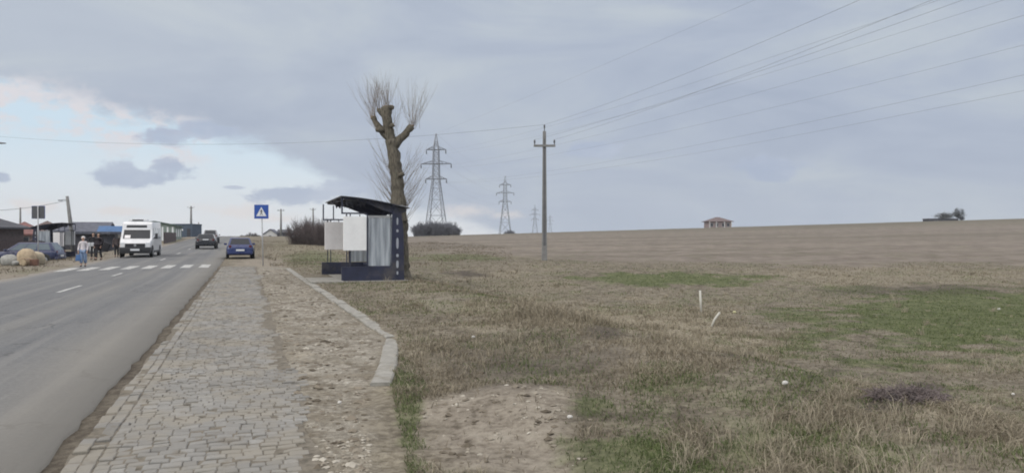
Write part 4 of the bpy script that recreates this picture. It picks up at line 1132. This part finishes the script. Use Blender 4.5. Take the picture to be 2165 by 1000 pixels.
MB().tube([(-.08, 0, .61), (-.05, 0, .70), (0, 0, .735), (.05, 0, .70), (.08, 0, .61)], .008, 6).build('handle', M['bag_blue'], bg_)
g_ = GX(197.5, 49.5)
pk_, jk_, kk_ = person('person in black holding a pale package, left one of the dark pair on the verge', (g_.x, g_.y, g_.z), math.radians(190), 1.72, 'coat_black', 'trousers_dark', 'hair_dark', hem=.70, step=.05, arm=(.06, .14), bulk=1.3)
pkg = thing('package', 'pale package held in front by the left person in black', 'package', pk_.location+Vector((0, 0, .86)), math.radians(190))
MB().box((.06, .25, .10), (.36, .10, .24)).build('wrapping', M['mask'], pkg, True, bevel=.03)
MB().box((.06, .25, .10), (.05, .108, .248)).build('tape_band', M['grey_trim'], pkg)
g_ = GX(209, 48.7)
person('person in a long black coat, right one of the dark pair, with a bulky bag', (g_.x, g_.y, g_.z), math.radians(172), 1.70, 'coat_maroon', 'trousers_dark', 'hair_dark', hem=.55, step=.12, long_hair=True, bulk=1.4)
b2 = thing('shoulder_bag', 'bulky black bag at the side of the person in the long black coat', 'bag', (g_.x+.50, g_.y-.05, g_.z+.60), math.radians(12))
MB().box((0, 0, .22), (.40, .28, .56), Matrix.Rotation(.35, 3, 'Y')).build('sack', M['coat_black'], b2, True, bevel=.08, seg=3)
MB().tube([(-.10, 0, .42), (-.2, 0, .72), (-.24, 0, .80)], .018, 6).build('strap', M['coat_black'], b2)
g_ = GX(246.5, 53.5)
person('person in brown clothes standing on the verge right beside the minibus', (g_.x, g_.y, g_.z), math.radians(200), 1.58, 'coat_brown', 'trousers_dark', 'hair_dark', hem=.7, step=.04, bulk=1.15)

# ------------------------------------------------------------------ boulders and blocks by the left verge
def rock_mesh(m_, c, r, seed, n=10, mm=14):
    rr = random.Random(seed); dirs = [(Vector((rr.gauss(0, 1), rr.gauss(0, 1), rr.gauss(0, 1))).normalized(), rr.uniform(.72, .95)) for _ in range(11)]
    vs = []; b = len(m_.v)
    for i in range(n+1):
        th = math.pi*i/n
        for k in range(mm):
            ph = 2*math.pi*k/mm; d = Vector((math.sin(th)*math.cos(ph), math.sin(th)*math.sin(ph), math.cos(th))); q = 1.0
            for dd, lim in dirs:
                e = d.dot(dd)
                if e > .05: q = min(q, lim/e)
            vs.append((c[0]+d.x*q*r[0], c[1]+d.y*q*r[1], c[2]+d.z*q*r[2]))
    m_.add(vs, [(i*mm+k, i*mm+(k+1) % mm, (i+1)*mm+(k+1) % mm, (i+1)*mm+k) for i in range(n) for k in range(mm)])
M['rock_tan'] = mat('tan_stone', (.40, .32, .22), .9, 0, .18, 5, .5, .2)
M['rock_pale'] = mat('pale_stone', (.40, .35, .26), .9, 0, .15, 5, .5, .2)
M['rock_grey'] = mat('grey_stone', (.30, .30, .28), .9, 0, .18, 5, .5, .2)
M['brick'] = mat('red_brown_block', (.17, .095, .07), .9, 0, .2, 9, .4, .2)
for k, (px, Y_, r, key, lab) in enumerate(((19, 41.5, (.50, .4, .36), 'rock_grey', 'grey boulder at the left edge of the boulder heap by the verge'), (56, 41.2, (.56, .45, .52), 'rock_tan', 'largest tan boulder in front of the dark blue car'), (81, 41.8, (.46, .38, .44), 'rock_pale', 'pale cream boulder at the foot of the turned sign pole'),
        (33, 40.6, (.20, .2, .16), 'rock_grey', 'small grey stone lying before the tan boulder'))):
    g_ = GX(px, Y_); m_ = MB(); rock_mesh(m_, (0, 0, r[2]*.75), r, 80+k); o = m_.build('boulder', M[key], None, True); o.location = g_; tag(o, lab, 'boulder', 'boulders by the left verge')
g_ = GX(52, 40.3)
lg = thing('sawn_log', 'short pale sawn log, cut end towards the viewer, against the tan boulder', 'log', (g_.x, g_.y, g_.z+.20), 0)
MB().lathe([(.20, -.35), (.215, -.33), (.21, .33), (.20, .35)], (0, .2, 0), 'y', 16).build('trunk_piece', M['bark_cut'], lg)
MB().lathe([(.17, -.012), (.17, .0), (.05, .004)], (0, -.16, 0), 'y', 16).build('cut_face', M['rock_tan'], lg)
g_ = GX(72.5, 40.6)
o = MB().box((0, 0, .17), (.36, .3, .34)).build('brick_block', M['brick'], None, bevel=.02); o.location = g_; o.rotation_euler.z = .2; tag(o, 'red brown block beside the turned sign pole in the boulder heap', 'block')

# ------------------------------------------------------------------ buildings
def house(name, label, cat, loc, rz, w_, d_, h, roof, rh, wallm, roofm, wins=(), door=None, over=.45, winm='glass', framem='grey_trim', chimney=None, sides=()):
    t = thing(name, label, cat, loc, rz)
    MB().bx(-w_/2, w_/2, -d_/2, d_/2, -.6, h).build('wall', wallm, t)
    o = over
    r_ = MB()
    if roof == 'gable_x':   # ridge along x
        pr = [(-d_/2-o, h-.10), (0, h+rh), (d_/2+o, h-.10), (d_/2+o, h+.06), (0, h+rh+.18), (-d_/2-o, h+.06)]
        r_.prism(pr, -w_/2-o, w_/2+o, 'yz')
        MB().prism([(-d_/2, h+.002), (d_/2, h+.002), (0, h+rh-.03)], -w_/2+.002, w_/2-.002, 'yz').build('gable', wallm, t)
    elif roof == 'gable_y':
        pr = [(-w_/2-o, h-.10), (0, h+rh), (w_/2+o, h-.10), (w_/2+o, h+.06), (0, h+rh+.18), (-w_/2-o, h+.06)]
        r_.prism(pr, -d_/2-o, d_/2+o, 'xz')
        MB().prism([(-w_/2, h+.002), (w_/2, h+.002), (0, h+rh-.03)], -d_/2+.002, d_/2-.002, 'xz').build('gable', wallm, t)
    elif roof == 'hip':
        a, b_ = w_/2+o, d_/2+o; q = max(.05, a-b_)
        r_.add([(-a, -b_, h-.12), (a, -b_, h-.12), (a, b_, h-.12), (-a, b_, h-.12), (-a, -b_, h+.03), (a, -b_, h+.03), (a, b_, h+.03), (-a, b_, h+.03), (-q, 0, h+rh), (q, 0, h+rh)],
               [(3, 2, 1, 0), (0, 1, 5, 4), (1, 2, 6, 5), (2, 3, 7, 6), (3, 0, 4, 7), (4, 5, 9, 8), (5, 6, 9), (6, 7, 8, 9), (7, 4, 8)])
    else:
        r_.bx(-w_/2-o, w_/2+o, -d_/2-o, d_/2+o, h+.002, h+.25)
    ro = r_.build('roof', roofm, t)
    if chimney: MB().bx(chimney-.25, chimney+.25, -.25, .25, h+rh*.4, h+rh+.7).build('chimney', M['brick'], ro)
    q = [Vector((-w_/2, -d_/2, 0)), Vector((w_/2, -d_/2, 0)), Vector((w_/2, -d_/2, h)), Vector((-w_/2, -d_/2, h))]
    qs = [Vector((w_/2, -d_/2, 0)), Vector((w_/2, d_/2, 0)), Vector((w_/2, d_/2, h)), Vector((w_/2, -d_/2, h))]
    for q_, lst in ((q, wins), (qs, sides)):
        for u0, u1, v0, v1 in lst:
            f_ = MB().panel(q_, u0, u1, v0, v1, .04, .06).build('window', M[framem], t)
            du, dv = (u1-u0)*.10, (v1-v0)*.10
            MB().panel(q_, u0+du, u1-du, v0+dv, v1-dv, .046, .02).build('pane', M[winm], f_)
    if door:
        u0, u1, v1, dm = door
        dd = MB().panel(q, u0, u1, 0.0, v1, .035, .06).build('door', dm, t)
        c = q[0].lerp(q[1], u0+(u1-u0)*.85)
        MB().box((c.x, c.y-.06, 1.0), (.05, .05, .12)).build('handle', M['steel_dark'], dd)
    return t
def tiles(name, col):
    m, g, b = principled(name); tc = g.new('ShaderNodeTexCoord'); o = tc.outputs['Object']; x, y, z = g.sep(o)
    n = g.noise(o, 2.5, 4, .6); wv = g.m('SINE', g.m('MULTIPLY', z, 26)); wx = g.m('SINE', g.m('MULTIPLY', g.m('ADD', x, y), 16))
    k = g.m('ADD', g.m('MULTIPLY', wv, .10), g.m('MULTIPLY', wx, .08))
    c = g.ramp(g.m('ADD', n, k), [(.3, tuple(v*.7 for v in col)), (.5, col), (.75, tuple(v*1.3 for v in col))])
    g.l.new(c, b.inputs['Base Color']); b.inputs['Roughness'].default_value = .8
    return m
M['roof_dark'] = tiles('dark_roof', (.060, .062, .072)); M['roof_slate'] = tiles('slate_roof', (.085, .092, .118)); M['roof_red'] = tiles('red_roof', (.17, .080, .072))
M['roof_brown'] = tiles('brown_roof', (.115, .082, .078)); M['roof_green'] = tiles('green_roof', (.075, .115, .10)); M['roof_blue'] = tiles('blue_roof', (.060, .13, .26))
M['w_brown'] = mat('brown_wall', (.105, .085, .085), .9, 0, .2, 2.5, .2, .2); M['w_beige'] = mat('beige_wall', (.33, .305, .27), .9, 0, .12, 2, .2, .2)
M['w_green'] = mat('pale_green_wall', (.25, .30, .265), .9, 0, .12, 2, .2, .2); M['w_blue'] = mat('blue_grey_wall', (.072, .095, .130), .8, 0, .12, 2, .1, .2)
M['w_white'] = mat('white_wall', (.55, .55, .54), .9, 0, .08, 2, .1, .2); M['w_dark'] = mat('dark_wall', (.055, .055, .065), .9, 0, .2, 2, .1, .2)
M['w_pink'] = mat('pinkish_wall', (.27, .21, .20), .9, 0, .12, 2, .1, .2)
M['fence'] = mat('fence_wood', (.068, .055, .058), .9, 0, .3, 3, .3, .2, stretch=(6, 1, .5))
g_ = GX(-138, 63)
house('house', 'brown walled house with a dark overhanging roof at the left edge', 'house', (g_.x, g_.y+3, g_.z), .12, 7.2, 6, 2.55, 'hip', 1.55, M['w_brown'], M['roof_dark'], [(.70, .80, .35, .8), (.86, .95, .35, .8), (.5, .62, .35, .8)], None, .5)
g_ = GX(52, 92)
house('house', 'house with a dull red roof behind the dark wooden fence', 'house', g_, ROT, 3.4, 4.6, 1.6, 'hip', 1.5, M['w_pink'], M['roof_red'], [(.2, .4, .4, .8), (.6, .8, .4, .8)])
g_ = GX(100, 96)
house('house', 'house with a steep grey brown roof rising behind the turned sign', 'house', g_, ROT, 4.2, 5, 1.6, 'hip', 1.6, M['w_brown'], M['roof_brown'], [(.2, .4, .4, .8)])
g_ = GX(142, 88)
house('house', 'low house with a slate grey roof behind the far shelter', 'house', g_, ROT, 4.6, 5, 1.6, 'hip', 1.3, M['w_dark'], M['roof_slate'], [(.2, .35, .35, .8), (.6, .75, .35, .8)])
g_ = GX(196, 92)
house('house', 'long house with a slate roof and reddish gable behind the people', 'house', g_, ROT-.1, 3.4, 5, 1.6, 'gable_x', 1.3, M['w_pink'], M['roof_slate'], [(.1, .25, .3, .8), (.45, .6, .3, .8)], (.7, .85, .85, M['w_white']), .5)
g_ = GX(203, 76)
house('kiosk', 'dark kiosk with pale door panels behind the two people in black', 'kiosk', g_, ROT*.6, 2.9, 3, 1.85, 'flat', .2, M['w_dark'], M['roof_slate'], [(.46, .60, .08, .78), (.66, .80, .08, .78)], None, .35, 'white_board', 'grey_trim')
g_ = GX(237, 80)
k_ = house('kiosk', 'beige kiosk with a bright blue pitched roof left of the minibus', 'kiosk', g_, ROT, 1.5, 2.6, 1.75, 'gable_x', .6, M['w_beige'], M['roof_blue'], [(.15, .4, .3, .75), (.58, .85, .3, .75)], None, .45)
x_, y_ = W(-12.6, 128); 
house('house', 'pale green building with white uprights behind the minibus', 'building', (x_, y_, hz(x_, y_)), ROT, 5.6, 12, 2.3, 'gable_y', .5, M['w_green'], M['roof_green'], [(.56, .60, .05, .92), (.68, .72, .05, .92), (.80, .84, .05, .92), (.92, .96, .05, .92)], None, .3, 'w_white' if False else 'white_board', 'white_board', None, [(.1, .2, .3, .8), (.4, .5, .3, .8), (.7, .8, .3, .8)])
x_, y_ = E(380, 508, 145).xy
hb_ = house('building', 'dark blue grey flat roofed building with a small white sign by the road', 'building', (x_, y_+3, hz(x_, y_)), ROT*.3, 3.9, 6, 2.35, 'flat', .2, M['w_blue'], M['w_blue'], [(.06, .22, .12, .6)], (.76, .92, .72, M['w_dark']), .05)
MB().box((.05, -3.03, 1.45), (.55, .05, .26)).build('wall_sign', M['white_board'], hb_)
g_ = GX(575, 215)
house('house', 'small white gabled house on the skyline right of the crossing sign', 'house', (g_.x, g_.y, g_.z-.3), .1, 3.6, 5, 1.25, 'gable_y', 1.35, M['w_white'], M['roof_slate'], [(.4, .6, .3, .8)], None, .3)
g_ = GX(600, 208)
house('shed', 'dark shed joined to the right of the small white gabled house', 'shed', (g_.x, g_.y, g_.z-.2), .1, 2.7, 4, 1.5, 'gable_x', .7, M['w_dark'], M['roof_dark'], [(.3, .5, .3, .7)], None, .2)
g_ = GX(1517, 330)
hh = house('house', 'hilltop house with a reddish brown hipped roof alone on the field horizon', 'house', (g_.x, g_.y, E(0, 481, 330).z-.5), 0, 9.6, 8, 3.0, 'hip', 1.9, M['w_pink'], M['roof_brown'], [(.08, .20, .25, .75), (.30, .42, .25, .75), (.58, .70, .25, .75), (.80, .92, .25, .75)], None, .9)
for x in (-4.6, -1.7, 1.7, 4.6): MB().bx(x-.14, x+.14, -5.0, -4.72, -.5, 2.9).build('column', M['w_white'], hh)
g_ = GX(1975, 258)
house('shed', 'low dark farm shed on the far hilltop beside two trees', 'shed', (g_.x+2, g_.y, g_.z), 0, 9.5, 4, .95, 'flat', .1, M['w_dark'], M['roof_dark'], [(.2, .3, .3, .7)], None, .1)

# fence of dark boards on the left
fa, fb = GX(-40, 58.5), GX(92, 61)
fe = thing('wooden_fence', 'dark brown board fence behind the dark blue parked car', 'fence', fa)
m_ = MB(); d = fb-fa; L = Vector((d.x, d.y)).length; ux, uy = d.x/L, d.y/L; ang = math.atan2(uy, ux); fe.rotation_euler.z = ang
rr = random.Random(4); x = 0
while x < L:
    hgt = 1.55+rr.gauss(0, .03); m_.bx(x, x+.145, -.012, .012, .05, hgt); x += .155
m_.build('boards', M['fence'], fe)
for k in range(int(L/2.4)+1): MB().bx(k*2.4-.05, k*2.4+.05, .016, .12, -.3, 1.5).build('post', M['fence'], fe)
x_, y_ = E(348, 520, 92).xy
f2 = thing('board_fence', 'brown grey board fence along the verge right behind the minibus', 'fence', (x_, y_, hz(x_, y_)), UP)
m_ = MB(); x = 0
while x < 16: m_.bx(x, x+.17, -.012, .012, 0, 1.35+rr.gauss(0, .03)); x += .18
m_.build('boards', M['w_brown'], f2)
for k in range(8): MB().bx(k*2.2, k*2.2+.1, .016, .12, -.2, 1.4).build('post', M['fence'], f2)

# ------------------------------------------------------------------ distant utility poles and lamps
def upole(label, px, py, Y, lean=0, cross=True, r=.13, group='wooden and concrete poles along the road', key='pole_concrete', basex=None):
    g_ = GX(px if basex is None else basex, Y); top = E(px, py, Y); h = top.z-g_.z
    t = thing('utility_pole', label, 'utility pole', g_, 0, group)
    MB().tube([(0, 0, -.3), ((top.x-g_.x)*.5, 0, h*.5), (top.x-g_.x, 0, h)], [r*1.2, r, r*.75], 8).build('shaft', M[key], t, True)
    if cross:
        dxx = top.x-g_.x
        MB().box((dxx*.96, 0, h-.35), (1.5 if cross is True else cross, .1, .11)).build('crossarm', M[key], t)
        for s_ in (-.6, 0, .6): MB().lathe([(.05, h-.29), (.07, h-.2), (.03, h-.1)], (dxx*.96+s_, -.08, 0), n=6).build('insulator', M['steel_dark'], t)
    return t
up1 = upole('leaning grey pole with a lamp rising over the far shelter', 142, 415, 76, basex=157, cross=False, r=.19, key='pole_concrete')
tp = E(142, 424, 76)-up1.location
MB().tube([(tp.x, 0, tp.z), (tp.x-.25, 0, tp.z+.08), (tp.x-.5, -.1, tp.z+.02)], .03, 6).build('lamp_arm', M['steel_dark'], up1)
MB().box((tp.x-.62, -.1, tp.z), (.38, .18, .10)).build('lamp_head', M['steel_dark'], up1, bevel=.03)
upole('slim pole behind the red roofed house', 43, 439, 100, cross=False, r=.13)
upole('roadside pole beside the blue grey building, with a short crossarm', 404, 436, 150, cross=.8, r=.22)
upole('small distant pole by the road crest above the black car', 420, 470, 255, cross=False, r=.22)
upole('distant pole with a crossarm behind the white gabled house', 594, 442, 172, cross=1.6, r=.22)
upole('distant pole rising from the brown thicket', 662, 440, 165, cross=.9, r=.19)
tp = E(136, 426, 76)
o = MB().tube(sagged(E(-90, 446, 70), E(142, 424, 76), .35, 14), .022, 4, False).build('power_cable', M['cable'], None); tag(o, 'thin cable running left from the leaning pole', 'cable')
g_ = GX(-30, 45)
sl = thing('street_lamp', 'street lamp head on an arm reaching in at the left edge', 'street lamp', g_)
a_ = E(12, 303, 45)-g_; h_ = a_.z
MB().tube([(0, 0, -.3), (0, 0, h_-.5)], [.13, .08], 10).build('pole', M['steel_dark'], sl, True)
MB().tube([(0, 0, h_-.5), (.15, 0, h_-.15), (a_.x*.62, 0, h_)], .035, 8).build('arm', M['steel_dark'], sl, True)
MB().add([(a_.x*.55, -.11, h_-.06), (a_.x, -.06, h_-.03), (a_.x, .06, h_-.03), (a_.x*.55, .11, h_-.06), (a_.x*.55, -.10, h_+.07), (a_.x, -.05, h_+.02), (a_.x, .05, h_+.02), (a_.x*.55, .10, h_+.07)], [(0, 1, 2, 3), (0, 1, 5, 4), (1, 2, 6, 5), (2, 3, 7, 6), (3, 0, 4, 7), (4, 5, 6, 7)]).build('lamp_head', M['steel_dark'], sl, bevel=.02)

# ------------------------------------------------------------------ stakes, litter, brush heap
M['stake'] = mat('pale_stake', (.50, .49, .44), .8, 0, .1, 6)
a = G(1483, 664); top = E(1480, 614, a.y)
o = MB().tube([(0, 0, -.1), (top.x-a.x, 0, top.z-a.z)], .033, 8).build('stake', M['stake'], None, True); o.location = a; tag(o, 'upright pale stake standing in the grass dip', 'stake', 'pale stakes in the grass')
a = G(1503, 692); top = E(1522, 660, a.y)
o = MB().tube([(0, 0, -.05), ((top.x-a.x)*.4, 0, (top.z-a.z)*.5), (top.x-a.x, 0, top.z-a.z)], .028, 8).build('stake', M['stake'], None, True); o.location = a; tag(o, 'short leaning pale stake in front of the upright one', 'stake', 'pale stakes in the grass')
M['litter_white'] = mat('litter_white', (.50, .49, .46), .8); M['litter_yellow'] = mat('litter_yellow', (.45, .43, .25), .6)
for k, (px, py, r, key, nm, lab, cat) in enumerate(((1660, 819, .024, 'litter_white', 'white_stone', 'bright white stone in the dry grass below the green meadow', 'stone'), (1553, 667, .045, 'litter_yellow', 'scrap', 'yellowish scrap lying right of the leaning stake', 'litter'),
      (2112, 656, .04, 'litter_white', 'scrap', 'pale scrap in the green meadow near the right edge', 'litter'), (1001, 718, .022, 'litter_white', 'white_stone', 'small pale stone in the brown grass right of the kerb corner', 'stone'),
      (2142, 841, .02, 'litter_white', 'scrap', 'white scrap near the lower right edge in dry grass', 'litter'),
      (1205, 892, .02, 'litter_white', 'white_stone', 'pale pebble at the right side of the bare soil patch', 'stone'), (718, 852, .018, 'litter_white', 'white_stone', 'flat pale stone in the gravel strip beside the pavement', 'stone'))):
    g_ = G(px, py); m_ = MB(); rock_mesh(m_, (0, 0, r*.6), (r*1.3, r, r*.9), 200+k, 6, 9); o = m_.build(nm, M[key], None); o.location = g_+Vector((0, 0, .03)); tag(o, lab, cat)
g_ = G(1920, 850); m_ = MB(); rr = random.Random(9)
for i in range(520):
    a = rr.uniform(0, 6.28); q = math.sqrt(rr.random())*.30; o_ = Vector((q*math.cos(a), q*math.sin(a)*.7, rr.random()*.09*(1-q*2)))
    d = Vector((rr.gauss(0, 1), rr.gauss(0, 1), rr.gauss(.25, .35))).normalized(); L = rr.uniform(.05, .15)
    m_.tube([o_, o_+d*L*.5+Vector((0, 0, .02)), o_+d*L], [.0045, .004, .002], 3, False)
M['brush'] = mat('brush_twigs', (.12, .098, .095), .9, 0, .3, 6)
o = m_.build('brush_heap', M['brush'], None); o.location = g_; tag(o, 'low heap of dark purple brown twigs in the dry grass at lower right', 'brush heap')

# ------------------------------------------------------------------ grass and gravel
def scatter(n, ymin, ymax, pw=1.0, umin=-.42, umax=.72):
    yy = np.exp(rng.uniform(math.log(ymin), math.log(ymax), n)) if pw == 1 else rng.uniform(ymin, ymax, n)
    xx = rng.uniform(umin, umax, n)*yy
    return xx, yy
def blades(name, x, y, hgt, wid, lean, matk, tone, label=None):
    n = len(x); z = H(x, y)-.01
    a = rng.uniform(0, 2*np.pi, n); dxy = np.stack([np.cos(a), np.sin(a)], 1)
    b = rng.uniform(0, 2*np.pi, n); wv = np.stack([np.cos(b), np.sin(b)], 1)*wid[:, None]*.5
    base = np.stack([x, y, z], 1)
    L = (hgt*lean)[:, None]
    p0 = base.copy(); p0[:, :2] -= wv; p1 = base.copy(); p1[:, :2] += wv
    mid = base.copy(); mid[:, :2] += dxy*L*.35; mid[:, 2] += hgt*.6
    p2 = mid.copy(); p2[:, :2] += wv*.7; p3 = mid.copy(); p3[:, :2] -= wv*.7
    tip = base.copy(); tip[:, :2] += dxy*L; tip[:, 2] += hgt*np.clip(1-.25*lean, .3, 1)
    p4 = tip.copy(); p4[:, :2] += wv*.15; p5 = tip.copy(); p5[:, :2] -= wv*.15
    Vv = np.stack([p0, p1, p2, p3, p4, p5], 1).reshape(-1, 3)
    i = np.arange(n)*6
    F = np.concatenate([np.stack([i, i+1, i+2, i+3], 1), np.stack([i+3, i+2, i+4, i+5], 1)])
    return tag(mesh_np(name, Vv, F, M[matk], {'tone': np.repeat(np.clip(tone, 0, 1), 6)}), label, None, None, 'stuff')
def allowed(x, y):
    s, t = st(x, y); ok = (t > kerb_t(s)+.14)
    ok &= ~((t > 1.9) & (t < 5.35) & (s > sx-.35) & (s < sx+5.3)); return ok
# dry grass
x, y = scatter(420000, 4.3, 48)
zn = zones(x, y)
clump = fbm(x*2.2+9, y*2.2, 3)
dens = np.clip(.30+.75*zn['dry']-.95*zn['bare']-.45*zn['green']-.2*zn['dark'], .02, 1)*(.18+.82*sst(clump, .28, .66))
ok = allowed(x, y) & (rng.random(len(x)) < dens) & (zn['field'] < .5)
x, y, clump, dr, gr = x[ok], y[ok], clump[ok], zn['dry'][ok], zn['green'][ok]
tall = sst(fbm(x*.8+50, y*.8+3, 3), .52, .72)*dr
hg = (.022+.045*rng.random(len(x))+.05*dr*rng.random(len(x))+.22*tall*rng.random(len(x))**1.5)*(.7+.6*clump)
blades('dry_grass', x, y, hg, .004+.00055*y, rng.uniform(.3, 1.7, len(x)), 'dry_grass', .06+.36*rng.random(len(x))+.5*dr*rng.random(len(x)), 'dry tan grass covering the bank right of the kerb')
# green grass
x, y = scatter(380000, 4.3, 50)
zn = zones(x, y); clump = fbm(x*1.8+90, y*1.8, 3)
dens = np.clip(1.1*zn['green']-.6*zn['bare']+.06, .0, 1)*(.28+.72*sst(clump, .28, .55))
ok = allowed(x, y) & (rng.random(len(x)) < dens) & (zn['field'] < .5)
x, y, clump = x[ok], y[ok], clump[ok]
blades('green_grass', x, y, (.018+.045*rng.random(len(x)))*(.7+.7*clump), .004+.0006*y, rng.uniform(.2, 1.3, len(x)), 'green_grass', .2+.6*rng.random(len(x))*clump*1.6, 'short green grass in the meadow dip and along the kerb')
cx_, cy_ = scatter(5200, 4.4, 42)
zn = zones(cx_, cy_); clump = fbm(cx_*.8+21, cy_*.8+70, 4)
ok = allowed(cx_, cy_) & (rng.random(len(cx_)) < np.clip(.16+.9*zn['dry']-.9*zn['bare']-.6*zn['dark'], 0, 1)*sst(clump, .44, .62)) & (zn['field'] < .5)
cx_, cy_ = cx_[ok], cy_[ok]; k_ = rng.integers(10, 34, len(cx_)); size = rng.lognormal(-2.0, .42, len(cx_))
ci = np.repeat(np.arange(len(cx_)), k_); n_ = len(ci)
x = cx_[ci]+rng.normal(0, .035, n_)*(1+2*size[ci]); y = cy_[ci]+rng.normal(0, .03, n_)*(1+2*size[ci])
blades('straw', x, y, size[ci]*rng.uniform(.45, 1.1, n_), .0024+.00042*y, rng.uniform(.15, 1.2, n_), 'dry_grass', np.clip(.35+.3*rng.random(len(cx_))[ci]+.35*rng.random(n_), 0, 1), 'taller pale straw tufts standing in the dry grass bank')
# verge weeds on the far left side
x = rng.uniform(-34, -18, 16000); y = rng.uniform(24, 60, 16000); s_, t_ = st(x, y)
ok = (t_ < -9.4-(fbm(x*.6, y*.6, 3)-.5)*2.5) & (t_ > -14) & (fbm(x*1.2, y*1.2, 3) > .5)
xb, yb = rng.uniform(-46, 0, 60000), rng.uniform(40, 112, 60000); s_, t_ = st(xb, yb)
k2 = (t_ > -1.0+.6*rng.random(len(xb))) & (t_ < 26) & ((s_ > 58) | (t_ > 1.2)) & (fbm(xb*.5, yb*.5, 4)+.18*(rng.random(len(xb))-.5) > .47)
x, y = np.concatenate([x[ok], xb[k2]]), np.concatenate([y[ok], yb[k2]])
blades('verge_grass', x, y, .03+.12*rng.random(len(x)), np.full(len(x), .035), rng.uniform(.2, 1.2, len(x)), 'dry_grass', .02+.42*rng.random(len(x)), 'tufts of dull dry grass on the road verges and the bank')
# loose stones in the gravel strip
n = 3600
s_ = np.exp(rng.uniform(math.log(3.2), math.log(39), n)); t_ = .40+rng.random(n)**.8*(kerb_t(s_)-.5)
k_ = rng.random(n) < sst(fbm(t_*1.2, s_*.9, 3), .38, .6)+.08
s_, t_ = s_[k_], t_[k_]; x, y = t_*NX+s_*UX, t_*NY+s_*UY; n = len(x)
# a few more on the bare soil patch
xb, yb = rng.normal(.05, .9, 500), rng.normal(6.9, .9, 500); ok = (yb > 4.6) & (zone(BARE, xb, yb) > .5) & allowed(xb, yb)
x = np.concatenate([x, xb[ok]]); y = np.concatenate([y, yb[ok]]); n = len(x)
sz = np.clip(rng.lognormal(-4.5, .5, n), .004, .045)*(1+.012*y)
octv = np.array([(1, 0, 0), (0, 1, 0), (-1, 0, 0), (0, -1, 0), (0, 0, .7), (.6, .6, .35), (-.6, .6, .35), (-.6, -.6, .35), (.6, -.6, .35)])
octf = np.array([(0, 5, 8), (0, 1, 5), (1, 6, 5), (1, 2, 6), (2, 7, 6), (2, 3, 7), (3, 8, 7), (3, 0, 8), (4, 8, 5), (4, 5, 6), (4, 6, 7), (4, 7, 8)])
a = rng.uniform(0, 6.28, n); jit = rng.uniform(.7, 1.3, (n, 9, 3))
vv = octv[None]*jit*sz[:, None, None]*np.array([1.2, .9, .8])
ca, sa = np.cos(a)[:, None], np.sin(a)[:, None]
vx = vv[:, :, 0]*ca-vv[:, :, 1]*sa; vy = vv[:, :, 0]*sa+vv[:, :, 1]*ca
vv = np.stack([vx+x[:, None], vy+y[:, None], vv[:, :, 2]+(H(x, y)-.002)[:, None]], 2).reshape(-1, 3)
ff = (octf[None]+(np.arange(n)*9)[:, None, None]).reshape(-1, 3)
tag(mesh_np('gravel', vv, ff, M['stones'], {'tone': np.repeat(rng.random(n), 9)}), 'loose pale gravel stones between pavement and kerb', None, None, 'stuff')

xc, yc = scatter(26000, 4.3, 26); zn = zones(xc, yc)
ok = allowed(xc, yc) & (rng.random(len(xc)) < np.clip(.06+.38*zn['bare']+.4*zn['dark'], 0, 1)*sst(fbm(xc*2.1, yc*2.1, 3), .42, .62))
xc, yc = xc[ok], yc[ok]; s_ = np.exp(rng.uniform(math.log(4.2), math.log(38), 2200)); t_ = rng.uniform(.25, 1.9, 2200); ok = t_ < kerb_t(s_)-.1
xc = np.concatenate([xc, (t_*NX+s_*UX)[ok]]); yc = np.concatenate([yc, (t_*NY+s_*UY)[ok]]); n = len(xc)
sz = np.clip(rng.lognormal(-4.35, .55, n), .005, .05)*(1+.02*yc); a = rng.uniform(0, 6.28, n); jit = rng.uniform(.55, 1.4, (n, 9, 3))
vv = octv[None]*jit*sz[:, None, None]*np.array([1.2, 1.0, .75]); ca, sa = np.cos(a)[:, None], np.sin(a)[:, None]
vx = vv[:, :, 0]*ca-vv[:, :, 1]*sa; vy = vv[:, :, 0]*sa+vv[:, :, 1]*ca
vv = np.stack([vx+xc[:, None], vy+yc[:, None], vv[:, :, 2]+(H(xc, yc)-.003)[:, None]], 2).reshape(-1, 3)
M['clod'] = tone_mat('soil_clod', [(0, (.075, .062, .046)), (.5, (.140, .120, .092)), (1, (.215, .188, .147))])
tag(mesh_np('soil_clods', vv, (octf[None]+(np.arange(n)*9)[:, None, None]).reshape(-1, 3), M['clod'], {'tone': np.repeat(rng.random(n), 9)}), 'crumbs of brown soil on the bare patch and gravel strip', None, None, 'stuff')

# ------------------------------------------------------------------ haze
hb = MB().bx(-1150, 1300, -70, 1450, -25, 62).build('haze', bpy.data.materials.new('haze'), None)
hm = hb.data.materials[0]; hm.use_nodes = True; g = NG(hm.node_tree); g.n.clear()
ho = g.new('ShaderNodeOutputMaterial'); pvn = g.new('ShaderNodeVolumePrincipled')
pvn.inputs['Color'].default_value = (.86, .90, .95, 1); pvn.inputs['Density'].default_value = .00028; pvn.inputs['Anisotropy'].default_value = .2
g.l.new(pvn.outputs[0], ho.inputs['Volume']); tag(hb, kind='stuff')
